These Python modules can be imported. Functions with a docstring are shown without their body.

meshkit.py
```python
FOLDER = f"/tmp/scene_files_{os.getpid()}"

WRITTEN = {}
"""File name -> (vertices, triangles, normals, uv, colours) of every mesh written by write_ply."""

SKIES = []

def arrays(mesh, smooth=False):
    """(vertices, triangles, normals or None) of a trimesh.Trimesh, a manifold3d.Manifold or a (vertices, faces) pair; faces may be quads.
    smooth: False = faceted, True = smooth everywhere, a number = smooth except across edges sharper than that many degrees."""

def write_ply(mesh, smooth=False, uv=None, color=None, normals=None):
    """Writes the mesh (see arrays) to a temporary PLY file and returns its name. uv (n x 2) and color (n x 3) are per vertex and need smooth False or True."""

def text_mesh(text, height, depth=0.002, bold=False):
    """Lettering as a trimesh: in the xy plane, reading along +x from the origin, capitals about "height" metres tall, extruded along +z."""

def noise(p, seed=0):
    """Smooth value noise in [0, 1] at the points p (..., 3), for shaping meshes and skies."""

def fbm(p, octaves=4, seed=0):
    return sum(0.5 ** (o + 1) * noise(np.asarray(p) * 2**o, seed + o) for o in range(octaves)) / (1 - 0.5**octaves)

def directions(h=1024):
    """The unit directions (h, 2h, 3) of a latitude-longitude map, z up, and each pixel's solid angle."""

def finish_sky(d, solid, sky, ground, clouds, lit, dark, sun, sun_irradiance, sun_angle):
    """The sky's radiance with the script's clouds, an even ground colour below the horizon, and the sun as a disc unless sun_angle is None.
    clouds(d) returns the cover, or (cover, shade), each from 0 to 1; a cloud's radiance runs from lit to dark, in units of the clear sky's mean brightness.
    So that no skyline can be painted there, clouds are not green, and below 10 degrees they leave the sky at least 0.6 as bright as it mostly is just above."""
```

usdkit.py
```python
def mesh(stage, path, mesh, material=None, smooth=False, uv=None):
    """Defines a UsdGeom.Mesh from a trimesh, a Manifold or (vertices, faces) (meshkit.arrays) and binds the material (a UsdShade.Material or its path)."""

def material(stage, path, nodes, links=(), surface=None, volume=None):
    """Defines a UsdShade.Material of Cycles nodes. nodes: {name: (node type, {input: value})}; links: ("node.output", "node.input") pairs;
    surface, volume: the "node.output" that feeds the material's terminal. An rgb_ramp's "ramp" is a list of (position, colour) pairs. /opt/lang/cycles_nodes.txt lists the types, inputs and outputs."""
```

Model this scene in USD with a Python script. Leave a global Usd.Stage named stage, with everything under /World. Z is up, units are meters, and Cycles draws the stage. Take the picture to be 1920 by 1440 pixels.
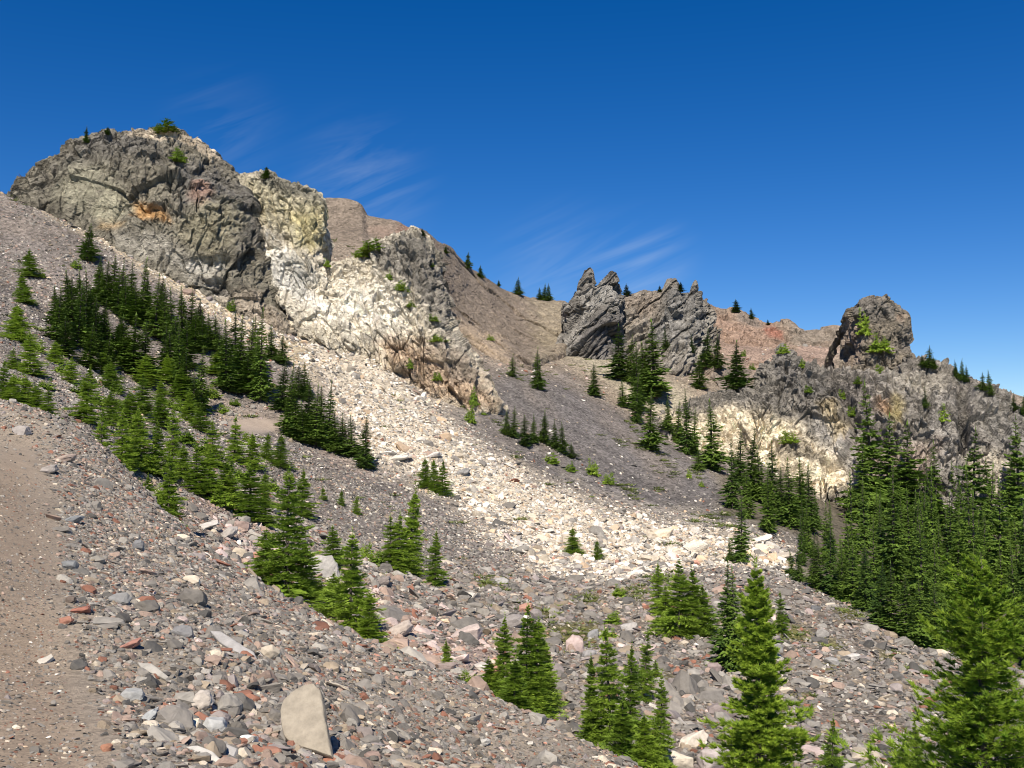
import math, numpy as np, trimesh, usdkit, meshkit
from scipy.interpolate import RBFInterpolator, PchipInterpolator
from scipy.spatial import cKDTree
from pxr import Usd, UsdGeom, UsdLux, UsdShade, Gf, Vt, Sdf

# ------------------------------------------------------------------ camera, sky, sun, exposure
stage = Usd.Stage.CreateInMemory()
UsdGeom.SetStageUpAxis(stage, 'Z'); UsdGeom.SetStageMetersPerUnit(stage, 1.0)
UsdGeom.Xform.Define(stage, '/World')
EYE, F, PITCH = 1.65, 1844.0, math.atan(140 / 1844.0)
cam = UsdGeom.Camera.Define(stage, '/World/camera')
cam.CreateHorizontalApertureAttr(36.0); cam.CreateVerticalApertureAttr(27.0)
cam.CreateFocalLengthAttr(36.0 * F / 1920)
cam.CreateExposureAttr(0.64)
cam.AddTransformOp().Set(Gf.Matrix4d().SetRotate(Gf.Rotation(Gf.Vec3d(1, 0, 0), 90 + math.degrees(PITCH))) * Gf.Matrix4d().SetTranslate(Gf.Vec3d(0, 0, EYE)))

SUN_EL, SUN_ROT = math.radians(48), math.atan2(-0.17, -1.0)
def M(name, nodes, links, surface='p.BSDF', **k):
    return usdkit.material(stage, '/World/Looks/' + name, nodes, links, surface=surface, **k)
sky_nodes = {
    's': ('sky_texture', {'sky_type': 'single_scattering', 'sun_disc': False, 'sun_elevation': SUN_EL, 'sun_rotation': SUN_ROT, 'altitude': 1900.0, 'air_density': 1.0, 'aerosol_density': 0.12, 'ozone_density': 3.0}),
    'h': ('hsv', {'hue': 0.511, 'saturation': 1.4, 'value': 1.0, 'fac': 1.0}),
    'g': ('texture_coordinate', {}),
    # thin streaks of cirrus, drawn out along one direction, in a few patches of the sky
    'm': ('mapping', {'mapping_type': 'texture', 'rotation': (0.0, -0.42, 0.0), 'scale': (0.55, 0.5, 0.07)}),
    'w': ('noise_texture', {'scale': 3.2, 'detail': 7.0, 'roughness': 0.6, 'distortion': 0.6}),
    'r': ('map_range', {'from_min': 0.42, 'from_max': 0.80, 'to_min': 0.0, 'to_max': 1.0, 'clamp': True}),
    'k2': ('math', {'math_type': 'multiply'}),
    'c': ('mix_color', {'b': (5.6, 6.6, 7.8)}),
    'b': ('background_shader', {'strength': 0.071})}
sky_links = [('s.color', 'h.color'), ('g.generated', 'm.vector'), ('m.vector', 'w.vector'), ('w.fac', 'r.value'), ('r.result', 'k2.value1'), ('k2.value', 'c.fac'), ('h.color', 'c.a'), ('c.result', 'b.color')]
last = None
for k_, (ax_, el_, rad_, amt_) in enumerate(((-16.6, 18.0, .075, .24), (-8.8, 15.6, .09, .5), (3.0, 10.4, .10, .35), (7.6, 11.2, .07, .55), (60, 16, .25, .3), (-70, 20, .3, .3), (150, 24, .3, .3))):
    c_ = [math.sin(math.radians(ax_)) * math.cos(math.radians(el_)), math.cos(math.radians(ax_)) * math.cos(math.radians(el_)), math.sin(math.radians(el_))]
    sky_nodes[f'd{k_}'] = ('vector_math', {'math_type': 'distance', 'vector2': c_}); sky_nodes[f'e{k_}'] = ('map_range', {'range_type': 'smoothstep', 'from_min': 0.0, 'from_max': rad_, 'to_min': amt_ * .5, 'to_max': 0.0, 'clamp': True})
    sky_links += [('g.generated', f'd{k_}.vector1'), (f'd{k_}.value', f'e{k_}.value')]
    if last:
        sky_nodes[f'a{k_}'] = ('math', {'math_type': 'add'}); sky_links += [(last, f'a{k_}.value1'), (f'e{k_}.result', f'a{k_}.value2')]; last = f'a{k_}.value'
    else: last = f'e{k_}.result'
sky_links.append((last, 'k2.value2'))
dome = UsdLux.DomeLight.Define(stage, '/World/sky')
UsdShade.MaterialBindingAPI.Apply(dome.GetPrim()).Bind(M('sky', sky_nodes, sky_links, 'b.background'))
sun = UsdLux.DistantLight.Define(stage, '/World/sun')
sun.CreateNormalizeAttr(True); sun.CreateIntensityAttr(1.25); sun.CreateAngleAttr(0.53); sun.CreateColorAttr(Gf.Vec3f(1.0, 0.92, 0.79))
sd_ = (math.sin(SUN_ROT) * math.cos(SUN_EL), math.cos(SUN_ROT) * math.cos(SUN_EL), math.sin(SUN_EL))
sun.AddTransformOp().Set(Gf.Matrix4d().SetRotate(Gf.Rotation(Gf.Vec3d(0, 0, 1), Gf.Vec3d(*sd_))))

# ------------------------------------------------------------------ helpers
rng = np.random.default_rng(7)
USED = {}
def numbered(path):
    n = USED.get(path, 0); USED[path] = n + 1
    return path if n == 0 else f'{path}_{n:03d}'
def tag(prim, label=None, category=None, group=None, kind=None):
    prim = prim.GetPrim() if hasattr(prim, 'GetPrim') else prim
    for k, v in (('label', label), ('category', category), ('group', group), ('kind', kind)):
        if v: prim.SetCustomDataByKey(k, v)
    return prim
CP, SP = math.cos(PITCH), math.sin(PITCH)
def unproject(a):
    """Surveyed points (pixel x, pixel y, distance north in metres) to world points."""
    a = np.atleast_2d(np.asarray(a, float))
    x, y = (a[:, 0] - 960) / F, (720 - a[:, 1]) / F
    d = np.c_[x, CP - y * SP, SP + y * CP]
    return d * (a[:, 2] / d[:, 1])[:, None] + [0, 0, EYE]
def project(p):
    p = np.asarray(p, float) - [0, 0, EYE]
    f = np.maximum(p[:, 1] * CP + p[:, 2] * SP, 0.05)
    return 960 + F * p[:, 0] / f, 720 - F * (-p[:, 1] * SP + p[:, 2] * CP) / f
def fbm(p, s, o=4, seed=0):
    return meshkit.fbm(np.asarray(p) / s, o, seed) - 0.5
def sdist(x, y, poly):
    """Signed distance to a polygon, positive inside."""
    P = np.asarray(poly, float); Q = np.roll(P, -1, 0)
    d2 = np.full(x.shape, 1e18); ins = np.zeros(x.shape, bool)
    for (ax, ay), (bx, by) in zip(P, Q):
        ex, ey = bx - ax, by - ay
        t = np.clip(((x - ax) * ex + (y - ay) * ey) / (ex * ex + ey * ey + 1e-9), 0, 1)
        d2 = np.minimum(d2, (x - ax - t * ex) ** 2 + (y - ay - t * ey) ** 2)
        if ey != 0:
            c = ((ay > y) != (by > y)) & (x < ex * (y - ay) / ey + ax); ins ^= c
    return np.where(ins, 1, -1) * np.sqrt(d2)
def zone(x, y, poly, feather=20, wob=None):
    d = sdist(x, y, poly)
    if wob is not None: d = d + wob
    t = np.clip(d / feather * 0.5 + 0.5, 0, 1)
    return t * t * (3 - 2 * t)
def ell(cx, cy, rx, ry, rot=0, n=14):
    a = np.arange(n) / n * 2 * np.pi; c, s = math.cos(math.radians(rot)), math.sin(math.radians(rot))
    return [(cx + rx * np.cos(t) * c - ry * np.sin(t) * s, cy + rx * np.cos(t) * s + ry * np.sin(t) * c) for t in a]
def grid_faces(nv, nu):
    i, j = np.meshgrid(np.arange(nv - 1), np.arange(nu - 1), indexing='ij')
    a = (i * nu + j).ravel()
    return np.vstack([np.c_[a, a + 1, a + nu + 1], np.c_[a, a + nu + 1, a + nu]])
def compact(v, f, *extra):
    used, inv = np.unique(f, return_inverse=True)
    return (v[used], inv.reshape(f.shape)) + tuple(e[used] for e in extra)
def put(path, v, f, mat, col=None, smooth=False):
    m = usdkit.mesh(stage, numbered(path), trimesh.Trimesh(v, f, process=False), mat, smooth=smooth)
    if col is not None:
        UsdGeom.PrimvarsAPI(m).CreatePrimvar('Col', Sdf.ValueTypeNames.Color3fArray, 'vertex').Set(Vt.Vec3fArray.FromNumpy(col.astype(np.float32)))
    return m.GetPrim()

# ------------------------------------------------------------------ materials
def ground_mat(name, grain, peb, bump, dist, contrast=0.5):
    return M(name, {'a': ('attribute', {'attribute': 'Col'}), 'g': ('geometry', {}),
        'n1': ('noise_texture', {'scale': grain, 'detail': 8.0, 'roughness': 0.65}), 'v': ('voronoi_texture', {'scale': peb, 'randomness': 1.0}), 'v2': ('voronoi_texture', {'scale': peb * 2.7, 'randomness': 1.0}),
        'm1': ('map_range', {'from_min': 0.25, 'from_max': 0.75, 'to_min': 1 - contrast * 0.5, 'to_max': 1 + contrast * 0.5}),
        'bw': ('rgb_to_bw', {}), 'm2': ('map_range', {'from_min': 0.1, 'from_max': 0.9, 'to_min': 1 - contrast, 'to_max': 1 + contrast * 0.9}),
        'x1': ('vector_math', {'math_type': 'scale'}), 'x2': ('vector_math', {'math_type': 'scale'}),
        'h': ('math', {'math_type': 'add'}), 'b': ('bump', {'strength': bump, 'distance': dist}),
        'p': ('principled_bsdf', {'roughness': 0.95, 'specular_ior_level': 0.2})},
        [('g.position', 'n1.vector'), ('g.position', 'v.vector'), ('g.position', 'v2.vector'), ('n1.fac', 'm1.value'), ('v.color', 'bw.color'), ('bw.val', 'm2.value'), ('a.color', 'x1.vector1'), ('m1.result', 'x1.scale'),
         ('x1.vector', 'x2.vector1'), ('m2.result', 'x2.scale'), ('x2.vector', 'p.base_color'), ('v.distance', 'h.value1'), ('v2.distance', 'h.value2'), ('h.value', 'b.height'), ('b.normal', 'p.normal')])
MAT = {}
MAT['dirt'] = ground_mat('trail_dirt', 2.2, 60.0, 0.12, 0.012, 0.26)
MAT['near'] = ground_mat('stony_ground', 3.0, 34.0, 0.35, 0.02, 0.3)
MAT['scree'] = ground_mat('scree', 0.8, 4.2, 0.8, 0.12, 0.5)
MAT['cliff'] = ground_mat('cliff_rock', 1.3, 3.2, 0.85, 0.13, 0.34)
def rock_mat(name, ramp, scale=6.0):
    return M(name, {'o': ('object_info', {}), 'r': ('rgb_ramp', {'ramp': ramp, 'interpolate': False}), 'w': ('white_noise_texture', {'dimensions': '1D'}), 'wm': ('map_range', {'to_min': 0.72, 'to_max': 1.28}),
        't': ('texture_coordinate', {}), 'n': ('noise_texture', {'scale': scale, 'detail': 6.0, 'roughness': 0.65}), 'nm': ('map_range', {'from_min': 0.3, 'from_max': 0.7, 'to_min': 0.78, 'to_max': 1.2}),
        'x': ('vector_math', {'math_type': 'scale'}), 'y': ('vector_math', {'math_type': 'scale'}), 'b': ('bump', {'strength': 0.5, 'distance': 0.04}),
        'p': ('principled_bsdf', {'roughness': 0.88, 'specular_ior_level': 0.25})},
        [('o.random', 'r.fac'), ('o.random', 'w.w'), ('w.value', 'wm.value'), ('t.object', 'n.vector'), ('n.fac', 'nm.value'), ('r.color', 'x.vector1'), ('wm.result', 'x.scale'), ('x.vector', 'y.vector1'), ('nm.result', 'y.scale'),
         ('y.vector', 'p.base_color'), ('n.fac', 'b.height'), ('b.normal', 'p.normal')])
GR, LG, DG, PK, RD, TN, CR, WH = (.170, .155, .138), (.265, .245, .218), (.085, .08, .074), (.285, .21, .17), (.21, .10, .068), (.26, .21, .155), (.48, .415, .33), (.60, .555, .49)
def pal(*w):
    out, at = [], 0.0
    for c, k in w: out.append((at, c)); at += k
    return out
ROCK = {'mixed': rock_mat('rock_mixed', pal((GR, .30), (LG, .22), (DG, .10), (PK, .15), (RD, .09), (TN, .08), (CR, .06))),
    'grey': rock_mat('rock_grey', pal((GR, .42), (LG, .20), (DG, .17), ((.22, .19, .18), .15), (TN, .06))),
    'cream': rock_mat('rock_cream', pal((CR, .38), (WH, .34), ((.48, .36, .25), .14), (LG, .14))),
    'pink': rock_mat('rock_pink', pal((PK, .40), ((.45, .36, .33), .25), (LG, .17), (GR, .10), ((.38, .20, .15), .08)))}
def plant_mat(name, c1, c2, tr, ns=2.5, isl=0.55, obj=0.5):
    return M(name, {'o': ('object_info', {}), 'g': ('geometry', {}), 'n': ('noise_texture', {'scale': ns, 'detail': 3.0}), 'nk': ('map_range', {'from_min': .3, 'from_max': .7, 'to_min': 0.0, 'to_max': .45}), 'ad': ('math', {'math_type': 'add'}), 'hf': ('math', {'math_type': 'multiply', 'value2': obj}),
        'i': ('math', {'math_type': 'add'}), 'h2': ('math', {'math_type': 'multiply', 'value2': isl}), 'r': ('rgb_ramp', {'ramp': [(0.05, c1), (0.6, c2)]}),
        'p': ('principled_bsdf', {'roughness': 0.6, 'specular_ior_level': 0.3}), 't': ('translucent_bsdf', {}), 'm': ('mix_closure', {'fac': tr})},
        [('g.position', 'n.vector'), ('o.random', 'hf.value1'), ('hf.value', 'ad.value1'), ('g.random_per_island', 'h2.value1'), ('h2.value', 'ad.value2'), ('n.fac', 'nk.value'), ('nk.result', 'i.value2'), ('ad.value', 'i.value1'), ('i.value', 'r.fac'),
         ('r.color', 'p.base_color'), ('r.color', 't.color'), ('p.BSDF', 'm.closure1'), ('t.BSDF', 'm.closure2')], 'm.closure')
MAT['fir_far'] = plant_mat('needles_dark', (.030, .068, .012), (.135, .215, .032), .28, 1.2, .40, .55)
MAT['fir_young'] = plant_mat('needles_young', (.085, .165, .016), (.30, .42, .05), .36, 4.0, .4, .35)
MAT['fir_hero'] = plant_mat('needles_bright', (.10, .20, .012), (.47, .60, .07), .48, 16.0, .4, .1)
MAT['grass'] = plant_mat('grass_green', (.06, .09, .02), (.15, .18, .045), .2)
MAT['bark'] = M('bark', {'t': ('texture_coordinate', {}), 'n': ('noise_texture', {'scale': 9.0, 'detail': 5.0}), 'r': ('rgb_ramp', {'ramp': [(.3, (.045, .036, .028)), (.7, (.11, .092, .075))]}), 'p': ('principled_bsdf', {'roughness': .9})}, [('t.object', 'n.vector'), ('n.fac', 'r.fac'), ('r.color', 'p.base_color')])
MAT['dead'] = M('weathered_wood', {'p': ('principled_bsdf', {'roughness': .9, 'base_color': (.36, .33, .30)})}, [])

# ------------------------------------------------------------------ ground: near slope and hillside
def height_patch(pts, world, cols, ys, smoothing=0.0):
    W = unproject(pts)
    if len(world): W = np.vstack([W, np.asarray(world, float)])
    r = RBFInterpolator(W[:, :2], W[:, 2], kernel='thin_plate_spline', smoothing=smoothing)
    C, Y = np.meshgrid((np.asarray(cols) - 960) / F, ys)
    X = C * Y
    q = np.c_[X.ravel(), Y.ravel()]
    z = np.concatenate([r(c) for c in np.array_split(q, 40)])
    return np.c_[q, z], grid_faces(len(ys), len(cols))

NEAR = [(-300, 1500, 4.8), (0, 1440, 5.3), (300, 1440, 5.8), (600, 1440, 6.8), (800, 1440, 8.0), (1000, 1440, 9.6), (0, 1200, 8.6), (100, 1100, 11), (300, 1200, 9.6), (500, 1200, 11.3), (700, 1300, 10.6), (900, 1370, 10.8),
    (50, 950, 16.5), (30, 832, 26), (150, 900, 22), (250, 1000, 19), (400, 1100, 16), (120, 830, 27), (0, 762, 32), (90, 785, 32), (160, 812, 30), (250, 900, 27), (340, 985, 24), (430, 1050, 21), (500, 1105, 19), (580, 1145, 17.5), (690, 1212, 15.5),
    (780, 1242, 14.5), (900, 1292, 13.3), (1000, 1345, 12.3), (1090, 1390, 11.5), (1180, 1430, 10.8), (1300, 1480, 10),
    (0, 800, 40), (130, 850, 38), (250, 950, 34), (400, 1090, 28), (500, 1160, 25), (690, 1270, 21), (900, 1360, 18.5), (1090, 1460, 16), (1300, 1580, 14), (1500, 1590, 9), (1850, 1860, 5.2), (2150, 1760, 7), (1700, 1700, 9.5), (1600, 1680, 13), (2100, 1750, 12),
    (-200, 690, 33), (-150, 790, 26), (-350, 1000, 9), (-300, 820, 18)]
nv, nf = height_patch(NEAR, [(0, 0, 0), (-2.5, 0, .15), (3, 0, -.9), (-6, 1, 1.2), (2.5, 3, -.9)], np.arange(-420, 2330, 5.0), np.geomspace(3.2, 41, 300), 0.002)
nx, ny = project(nv)
PATH = [(-500, 1560), (240, 1560), (175, 1350), (112, 1200), (100, 1050), (92, 950), (72, 870), (52, 834), (20, 829), (-20, 850), (-70, 900), (-140, 1000), (-270, 1200), (-420, 1400)]
npath = zone(nx, ny, PATH, 60, 60 * fbm(nv, 1.0, 4, 5) * np.clip(9 / nv[:, 1], .15, 1) * 1.5)
nv[:, 2] += (1 - npath) * np.clip(-sdist(nx, ny, PATH) / 200, .25, 1) * (0.22 * fbm(nv, 1.6, 4, 1) + 0.10 * fbm(nv, .45, 3, 2)) + 0.05 * fbm(nv, .8, 3, 3) - 0.05 * npath
ncol = np.tile(np.array([.240, .203, .163]), (len(nv), 1)) * (1 + .35 * fbm(nv, 2.2, 4, 9))[:, None]
ncol = ncol + (npath * .9)[:, None] * (np.array([.232, .180, .133]) * (1 + .25 * fbm(nv, 1.1, 4, 10))[:, None] - ncol)
path_f = npath[nf].mean(1) > .5
v_, f_, c_ = compact(nv, nf[~path_f], ncol)
near_ground = put('/World/near_slope', v_, f_, MAT['near'], c_, True)
tag(near_ground, 'stony dirt slope falling to the right of the trail in the foreground', 'slope', kind='structure')
v_, f_, c_ = compact(nv, nf[path_f], ncol)
tag(put('/World/path', v_, f_, MAT['dirt'], c_, True), 'bare brown dirt hiking trail climbing along the left edge', 'trail', kind='structure')

HILL = [(100, 760, 40), (-250, 640, 52), (0, 700, 48), (250, 870, 37), (400, 1000, 33), (600, 1095, 30), (750, 1185, 26), (900, 1255, 24), (1060, 1345, 21), (1250, 1440, 17.5), (1500, 1500, 16.5), (1750, 1510, 16), (1950, 1500, 16), (2250, 1500, 17),
    (0, 640, 60), (150, 720, 57), (300, 830, 52), (450, 920, 48), (600, 1000, 45), (760, 1080, 41), (900, 1115, 38), (1100, 1190, 34), (1300, 1255, 29), (1500, 1320, 25.5), (1700, 1375, 23.5), (1900, 1400, 22.5),
    (600, 880, 66), (750, 965, 61), (900, 1030, 57), (1000, 1075, 53), (1150, 1092, 50), (1300, 1068, 51), (1400, 1068, 49.5), (1480, 1085, 47.5), (1600, 1140, 42), (1750, 1215, 36.5), (1850, 1265, 33), (2050, 1350, 31),
    (1000, 1000, 68), (1150, 1048, 63), (1300, 1052, 64), (1400, 1042, 66), (1480, 1048, 67), (1560, 1120, 60), (1680, 1210, 56), (1800, 1270, 54), (1950, 1300, 55), (1600, 1075, 80), (1750, 1100, 85), (1900, 1125, 88), (2150, 1160, 88),
    (1500, 990, 86), (1560, 905, 118), (1660, 975, 112), (1800, 985, 110), (1950, 1000, 108), (2200, 1010, 105),
    (-250, 520, 76), (0, 560, 74), (200, 680, 75), (330, 760, 74), (480, 802, 74), (600, 852, 74), (700, 882, 74), (830, 930, 72),
    (0, 480, 88), (200, 560, 88), (400, 680, 86), (530, 720, 86), (690, 780, 85), (830, 830, 84), (1000, 900, 82), (1200, 980, 77), (1400, 1005, 75),
    (-250, 330, 104), (-60, 352, 104), (0, 366, 103), (40, 380, 103), (180, 437, 102.5), (300, 505, 100.5), (420, 566, 100), (540, 625, 101), (680, 650, 104), (780, 708, 104), (870, 752, 104), (930, 767, 104),
    (1100, 900, 91), (1300, 960, 88), (862, 632, 127.5), (905, 662, 125.5), (950, 690, 120), (1050, 740, 114), (1200, 850, 104), (1340, 892, 103), (1440, 955, 94),
    (1080, 662, 146), (1200, 700, 138), (1290, 830, 121), (1300, 740, 134), (1400, 742, 136), (1390, 742, 137.5), (1500, 735, 140), (1480, 850, 121),
    (1180, 590, 190), (1330, 612, 182), (1430, 640, 179), (1500, 655, 176), (1590, 655, 174), (1700, 690, 150), (1900, 800, 140),
    (200, 470, 130), (450, 480, 130), (650, 460, 135), (-100, 420, 130)]
WORLD = [(-12, 150, 17.5), (-12, 180, 19), (-2, 160, 17), (4, 185, 19), (-25, 165, 22), (-60, 200, 25), (0, 215, 18), (60, 215, 15), (100, 170, 8), (-90, 170, 20), (100, 120, -6)]
hv, hf = height_patch(HILL, WORLD, np.arange(-330, 2260, 4.0), np.concatenate([np.geomspace(14.5, 60, 160), np.linspace(60.3, 212, 260)]), 0.01)
hx, hy = project(hv)
FAN = [(560, 632), (700, 640), (760, 700), (830, 770), (900, 835), (1000, 895), (1120, 940), (1250, 972), (1400, 1000), (1480, 1035), (1490, 1078), (1400, 1064), (1300, 1060), (1200, 1086), (1100, 1080), (1000, 1048), (930, 1000), (850, 935), (760, 885), (690, 855), (640, 770), (590, 700)]
STRIP = [(60, 372), (180, 428), (420, 556), (560, 625), (600, 720), (500, 660), (380, 580), (250, 490), (120, 420)]
PINK = [(330, 930), (440, 965), (560, 1030), (700, 1110), (860, 1190), (1010, 1240), (960, 1300), (840, 1270), (700, 1210), (540, 1100)]
BENCH = [(-400, 760), (250, 870), (400, 930), (560, 980), (700, 1020), (900, 1060), (1000, 1082), (1150, 1098), (1300, 1075), (1480, 1088), (1760, 1220), (2400, 1400), (2400, 1700), (-400, 1700)]
GREY = [(860, 770), (960, 700), (1060, 700), (1200, 800), (1360, 900), (1500, 985), (1560, 1000), (1600, 1060), (1480, 1035), (1250, 970), (1000, 890)]
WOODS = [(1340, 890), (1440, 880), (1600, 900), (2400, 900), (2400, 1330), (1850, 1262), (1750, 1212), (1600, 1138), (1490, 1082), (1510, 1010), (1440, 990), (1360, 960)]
TRAIL2 = [(420, 790), (470, 782), (530, 788), (530, 806), (480, 815), (430, 812)]
far = np.clip((hv[:, 1] - 40) / 40, 0, 1)
wob = 60 * fbm(hv, 6.0, 4, 21) + 40 * fbm(hv, 1.5, 3, 22)
fan = np.maximum(zone(hx, hy, FAN, 36, wob * 1.0), .75 * zone(hx, hy, STRIP, 16, wob * .4))
fan *= (hv[:, 1] > 49)
bench = zone(hx, hy, BENCH, 20, wob * .5) * (hv[:, 1] < 60)
pink = zone(hx, hy, PINK, 40, wob) * bench
grey = zone(hx, hy, GREY, 20, wob * .4)
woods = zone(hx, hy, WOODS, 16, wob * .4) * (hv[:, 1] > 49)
trail2 = zone(hx, hy, TRAIL2, 6) * (hv[:, 1] > 60)
sl = np.c_[hv[:, 0] + hv[:, 1] * .3, (hv[:, 0] * .3 - hv[:, 1]) * .25, hv[:, 2] * .2]      # streaks down the slope
hv[:, 2] += .7 * (meshkit.fbm(np.c_[(.66 * hv[:, 0] + .75 * hv[:, 1]) / 2.2, (.75 * hv[:, 0] - .66 * hv[:, 1]) / 18, hv[:, 2] / 18], 4, 46) - .5) * np.clip((hv[:, 1] - 60) / 25, 0, 1) + .5 * fbm(hv, 9, 3, 31) * far + .25 * fbm(hv, 2.5, 4, 32) + .35 * bench * fbm(hv, 2.0, 4, 33) + .3 * fan * fbm(hv, 1.6, 4, 34) * (1 - trail2)
hcol = np.tile(np.array([.178, .155, .140]), (len(hv), 1))
def blend(col, m, c): return col + m[:, None] * (np.array(c) - col)
hcol = blend(hcol, np.clip(2.2 * fbm(hv, 7, 4, 41), 0, 1) * .8 * (hv[:, 1] < 110), (.25, .20, .155))
upper = np.clip((hv[:, 1] - 112) / 12, 0, 1)
hcol = blend(hcol, upper, (.245, .20, .155))
hcol = blend(hcol, grey, (.138, .125, .120))
hcol = blend(hcol, grey * np.clip(3 * fbm(sl, 5, 4, 43), 0, 1) * .8, (.19, .158, .132))
hcol = blend(hcol, bench, (.195, .162, .132))
hcol = blend(hcol, pink * .9, (.33, .25, .22))
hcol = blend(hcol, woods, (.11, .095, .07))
hcol = blend(hcol, fan, (.50, .435, .345))
hcol = blend(hcol, fan * np.clip(3 * fbm(hv, 3, 4, 44), 0, .8), (.35, .29, .22))
hcol = blend(hcol, zone(hx, hy, STRIP, 14, wob * .4) * .7, (.40, .33, .22))
for poly, c, a, fe in (([(1050, 662), (1150, 672), (1290, 740), (1300, 830), (1240, 790), (1150, 720)], (.30, .27, .20), .9, 25),
        ([(1325, 580), (1430, 600), (1520, 630), (1590, 650), (1480, 720), (1400, 700), (1330, 655)], (.27, .195, .155), .95, 18),
        (ell(1450, 622, 22, 12, 20), (.29, .135, .10), .8, 10), (ell(1400, 600, 40, 8, 20), (.31, .23, .19), .6, 8),
        ([(390, 740), (450, 760), (540, 780), (540, 812), (440, 815), (400, 780)], (.29, .235, .19), .9, 16), (ell(640, 868, 70, 18, 25), (.26, .21, .18), .8, 14), (ell(240, 640, 30, 12, 25), (.29, .235, .2), .8, 10), (ell(160, 530, 90, 16, 20), (.24, .2, .18), .6, 14),
        (ell(330, 640, 30, 14, 40), (.27, .22, .19), .8, 10), (ell(60, 520, 40, 10, 15), (.24, .2, .18), .6, 14)):
    hcol = blend(hcol, a * zone(hx, hy, poly, fe, wob * .3) * (hv[:, 1] > 49), c)
MOSS = [(925, 1095, 36, 10), (1075, 1190, 55, 22), (1015, 1150, 30, 10), (1560, 1210, 26, 9), (1600, 1150, 30, 16), (1720, 1258, 30, 9), (1480, 1185, 40, 14), (1250, 1085, 40, 7), (1100, 1125, 30, 8), (1660, 1230, 24, 10), (1500, 1300, 26, 10), (1230, 1270, 30, 10), (1190, 1110, 26, 10), (1560, 1255, 14, 10)]
moss = np.zeros(len(hv))
for m_ in MOSS: moss = np.maximum(moss, zone(hx, hy, ell(*m_), 12, wob * .3))
moss *= (hv[:, 1] < 70)
hcol = blend(hcol, moss * .9, (.13, .125, .035))
sk = np.c_[(.66 * hv[:, 0] + .75 * hv[:, 1]) / 1.4, (.75 * hv[:, 0] - .66 * hv[:, 1]) / 16, hv[:, 2] / 16]
streak = meshkit.fbm(sk, 5, 47) - .5
hcol *= (1 + .3 * fbm(hv, 4, 5, 45) + .9 * streak * np.clip((hv[:, 1] - 55) / 20, .1, 1))[:, None]
# split into the pieces of ground that the eye separates
lab = np.zeros(len(hf), int)
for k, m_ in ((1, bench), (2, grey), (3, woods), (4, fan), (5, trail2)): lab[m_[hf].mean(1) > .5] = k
lab[(lab == 0) & (upper[hf].mean(1) > .5)] = 6
GROUND = {}
for k, name, label, cat in ((0, 'hillside', 'grey gravelly hillside with young firs rising at the left under the cliff', 'hillside'), (1, 'boulder_field', 'boulder strewn bench of grey and pink rocks in the middle ground', 'boulder field'),
        (2, 'scree_slope', 'smooth dark grey scree slope below the jagged spires', 'scree slope'), (3, 'forest_floor', 'shaded ground under the dark conifer forest at the right', 'forest floor'),
        (4, 'rockfall_fan', 'pale cream fan of broken rock spilling down from the white cliff', 'rockfall'), (5, 'path', 'short far stretch of tan trail beside the dark firs across the slope', 'trail'), (6, 'upper_bowl', 'brown and reddish earth slopes of the ridge below the skyline', 'ridge slope')):
    v_, f_, c_ = compact(hv, hf[lab == k], hcol)
    GROUND[k] = tag(put('/World/' + name, v_, f_, MAT['dirt'] if k == 5 else MAT['scree'], c_, True), label, cat, kind='structure')

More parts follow.
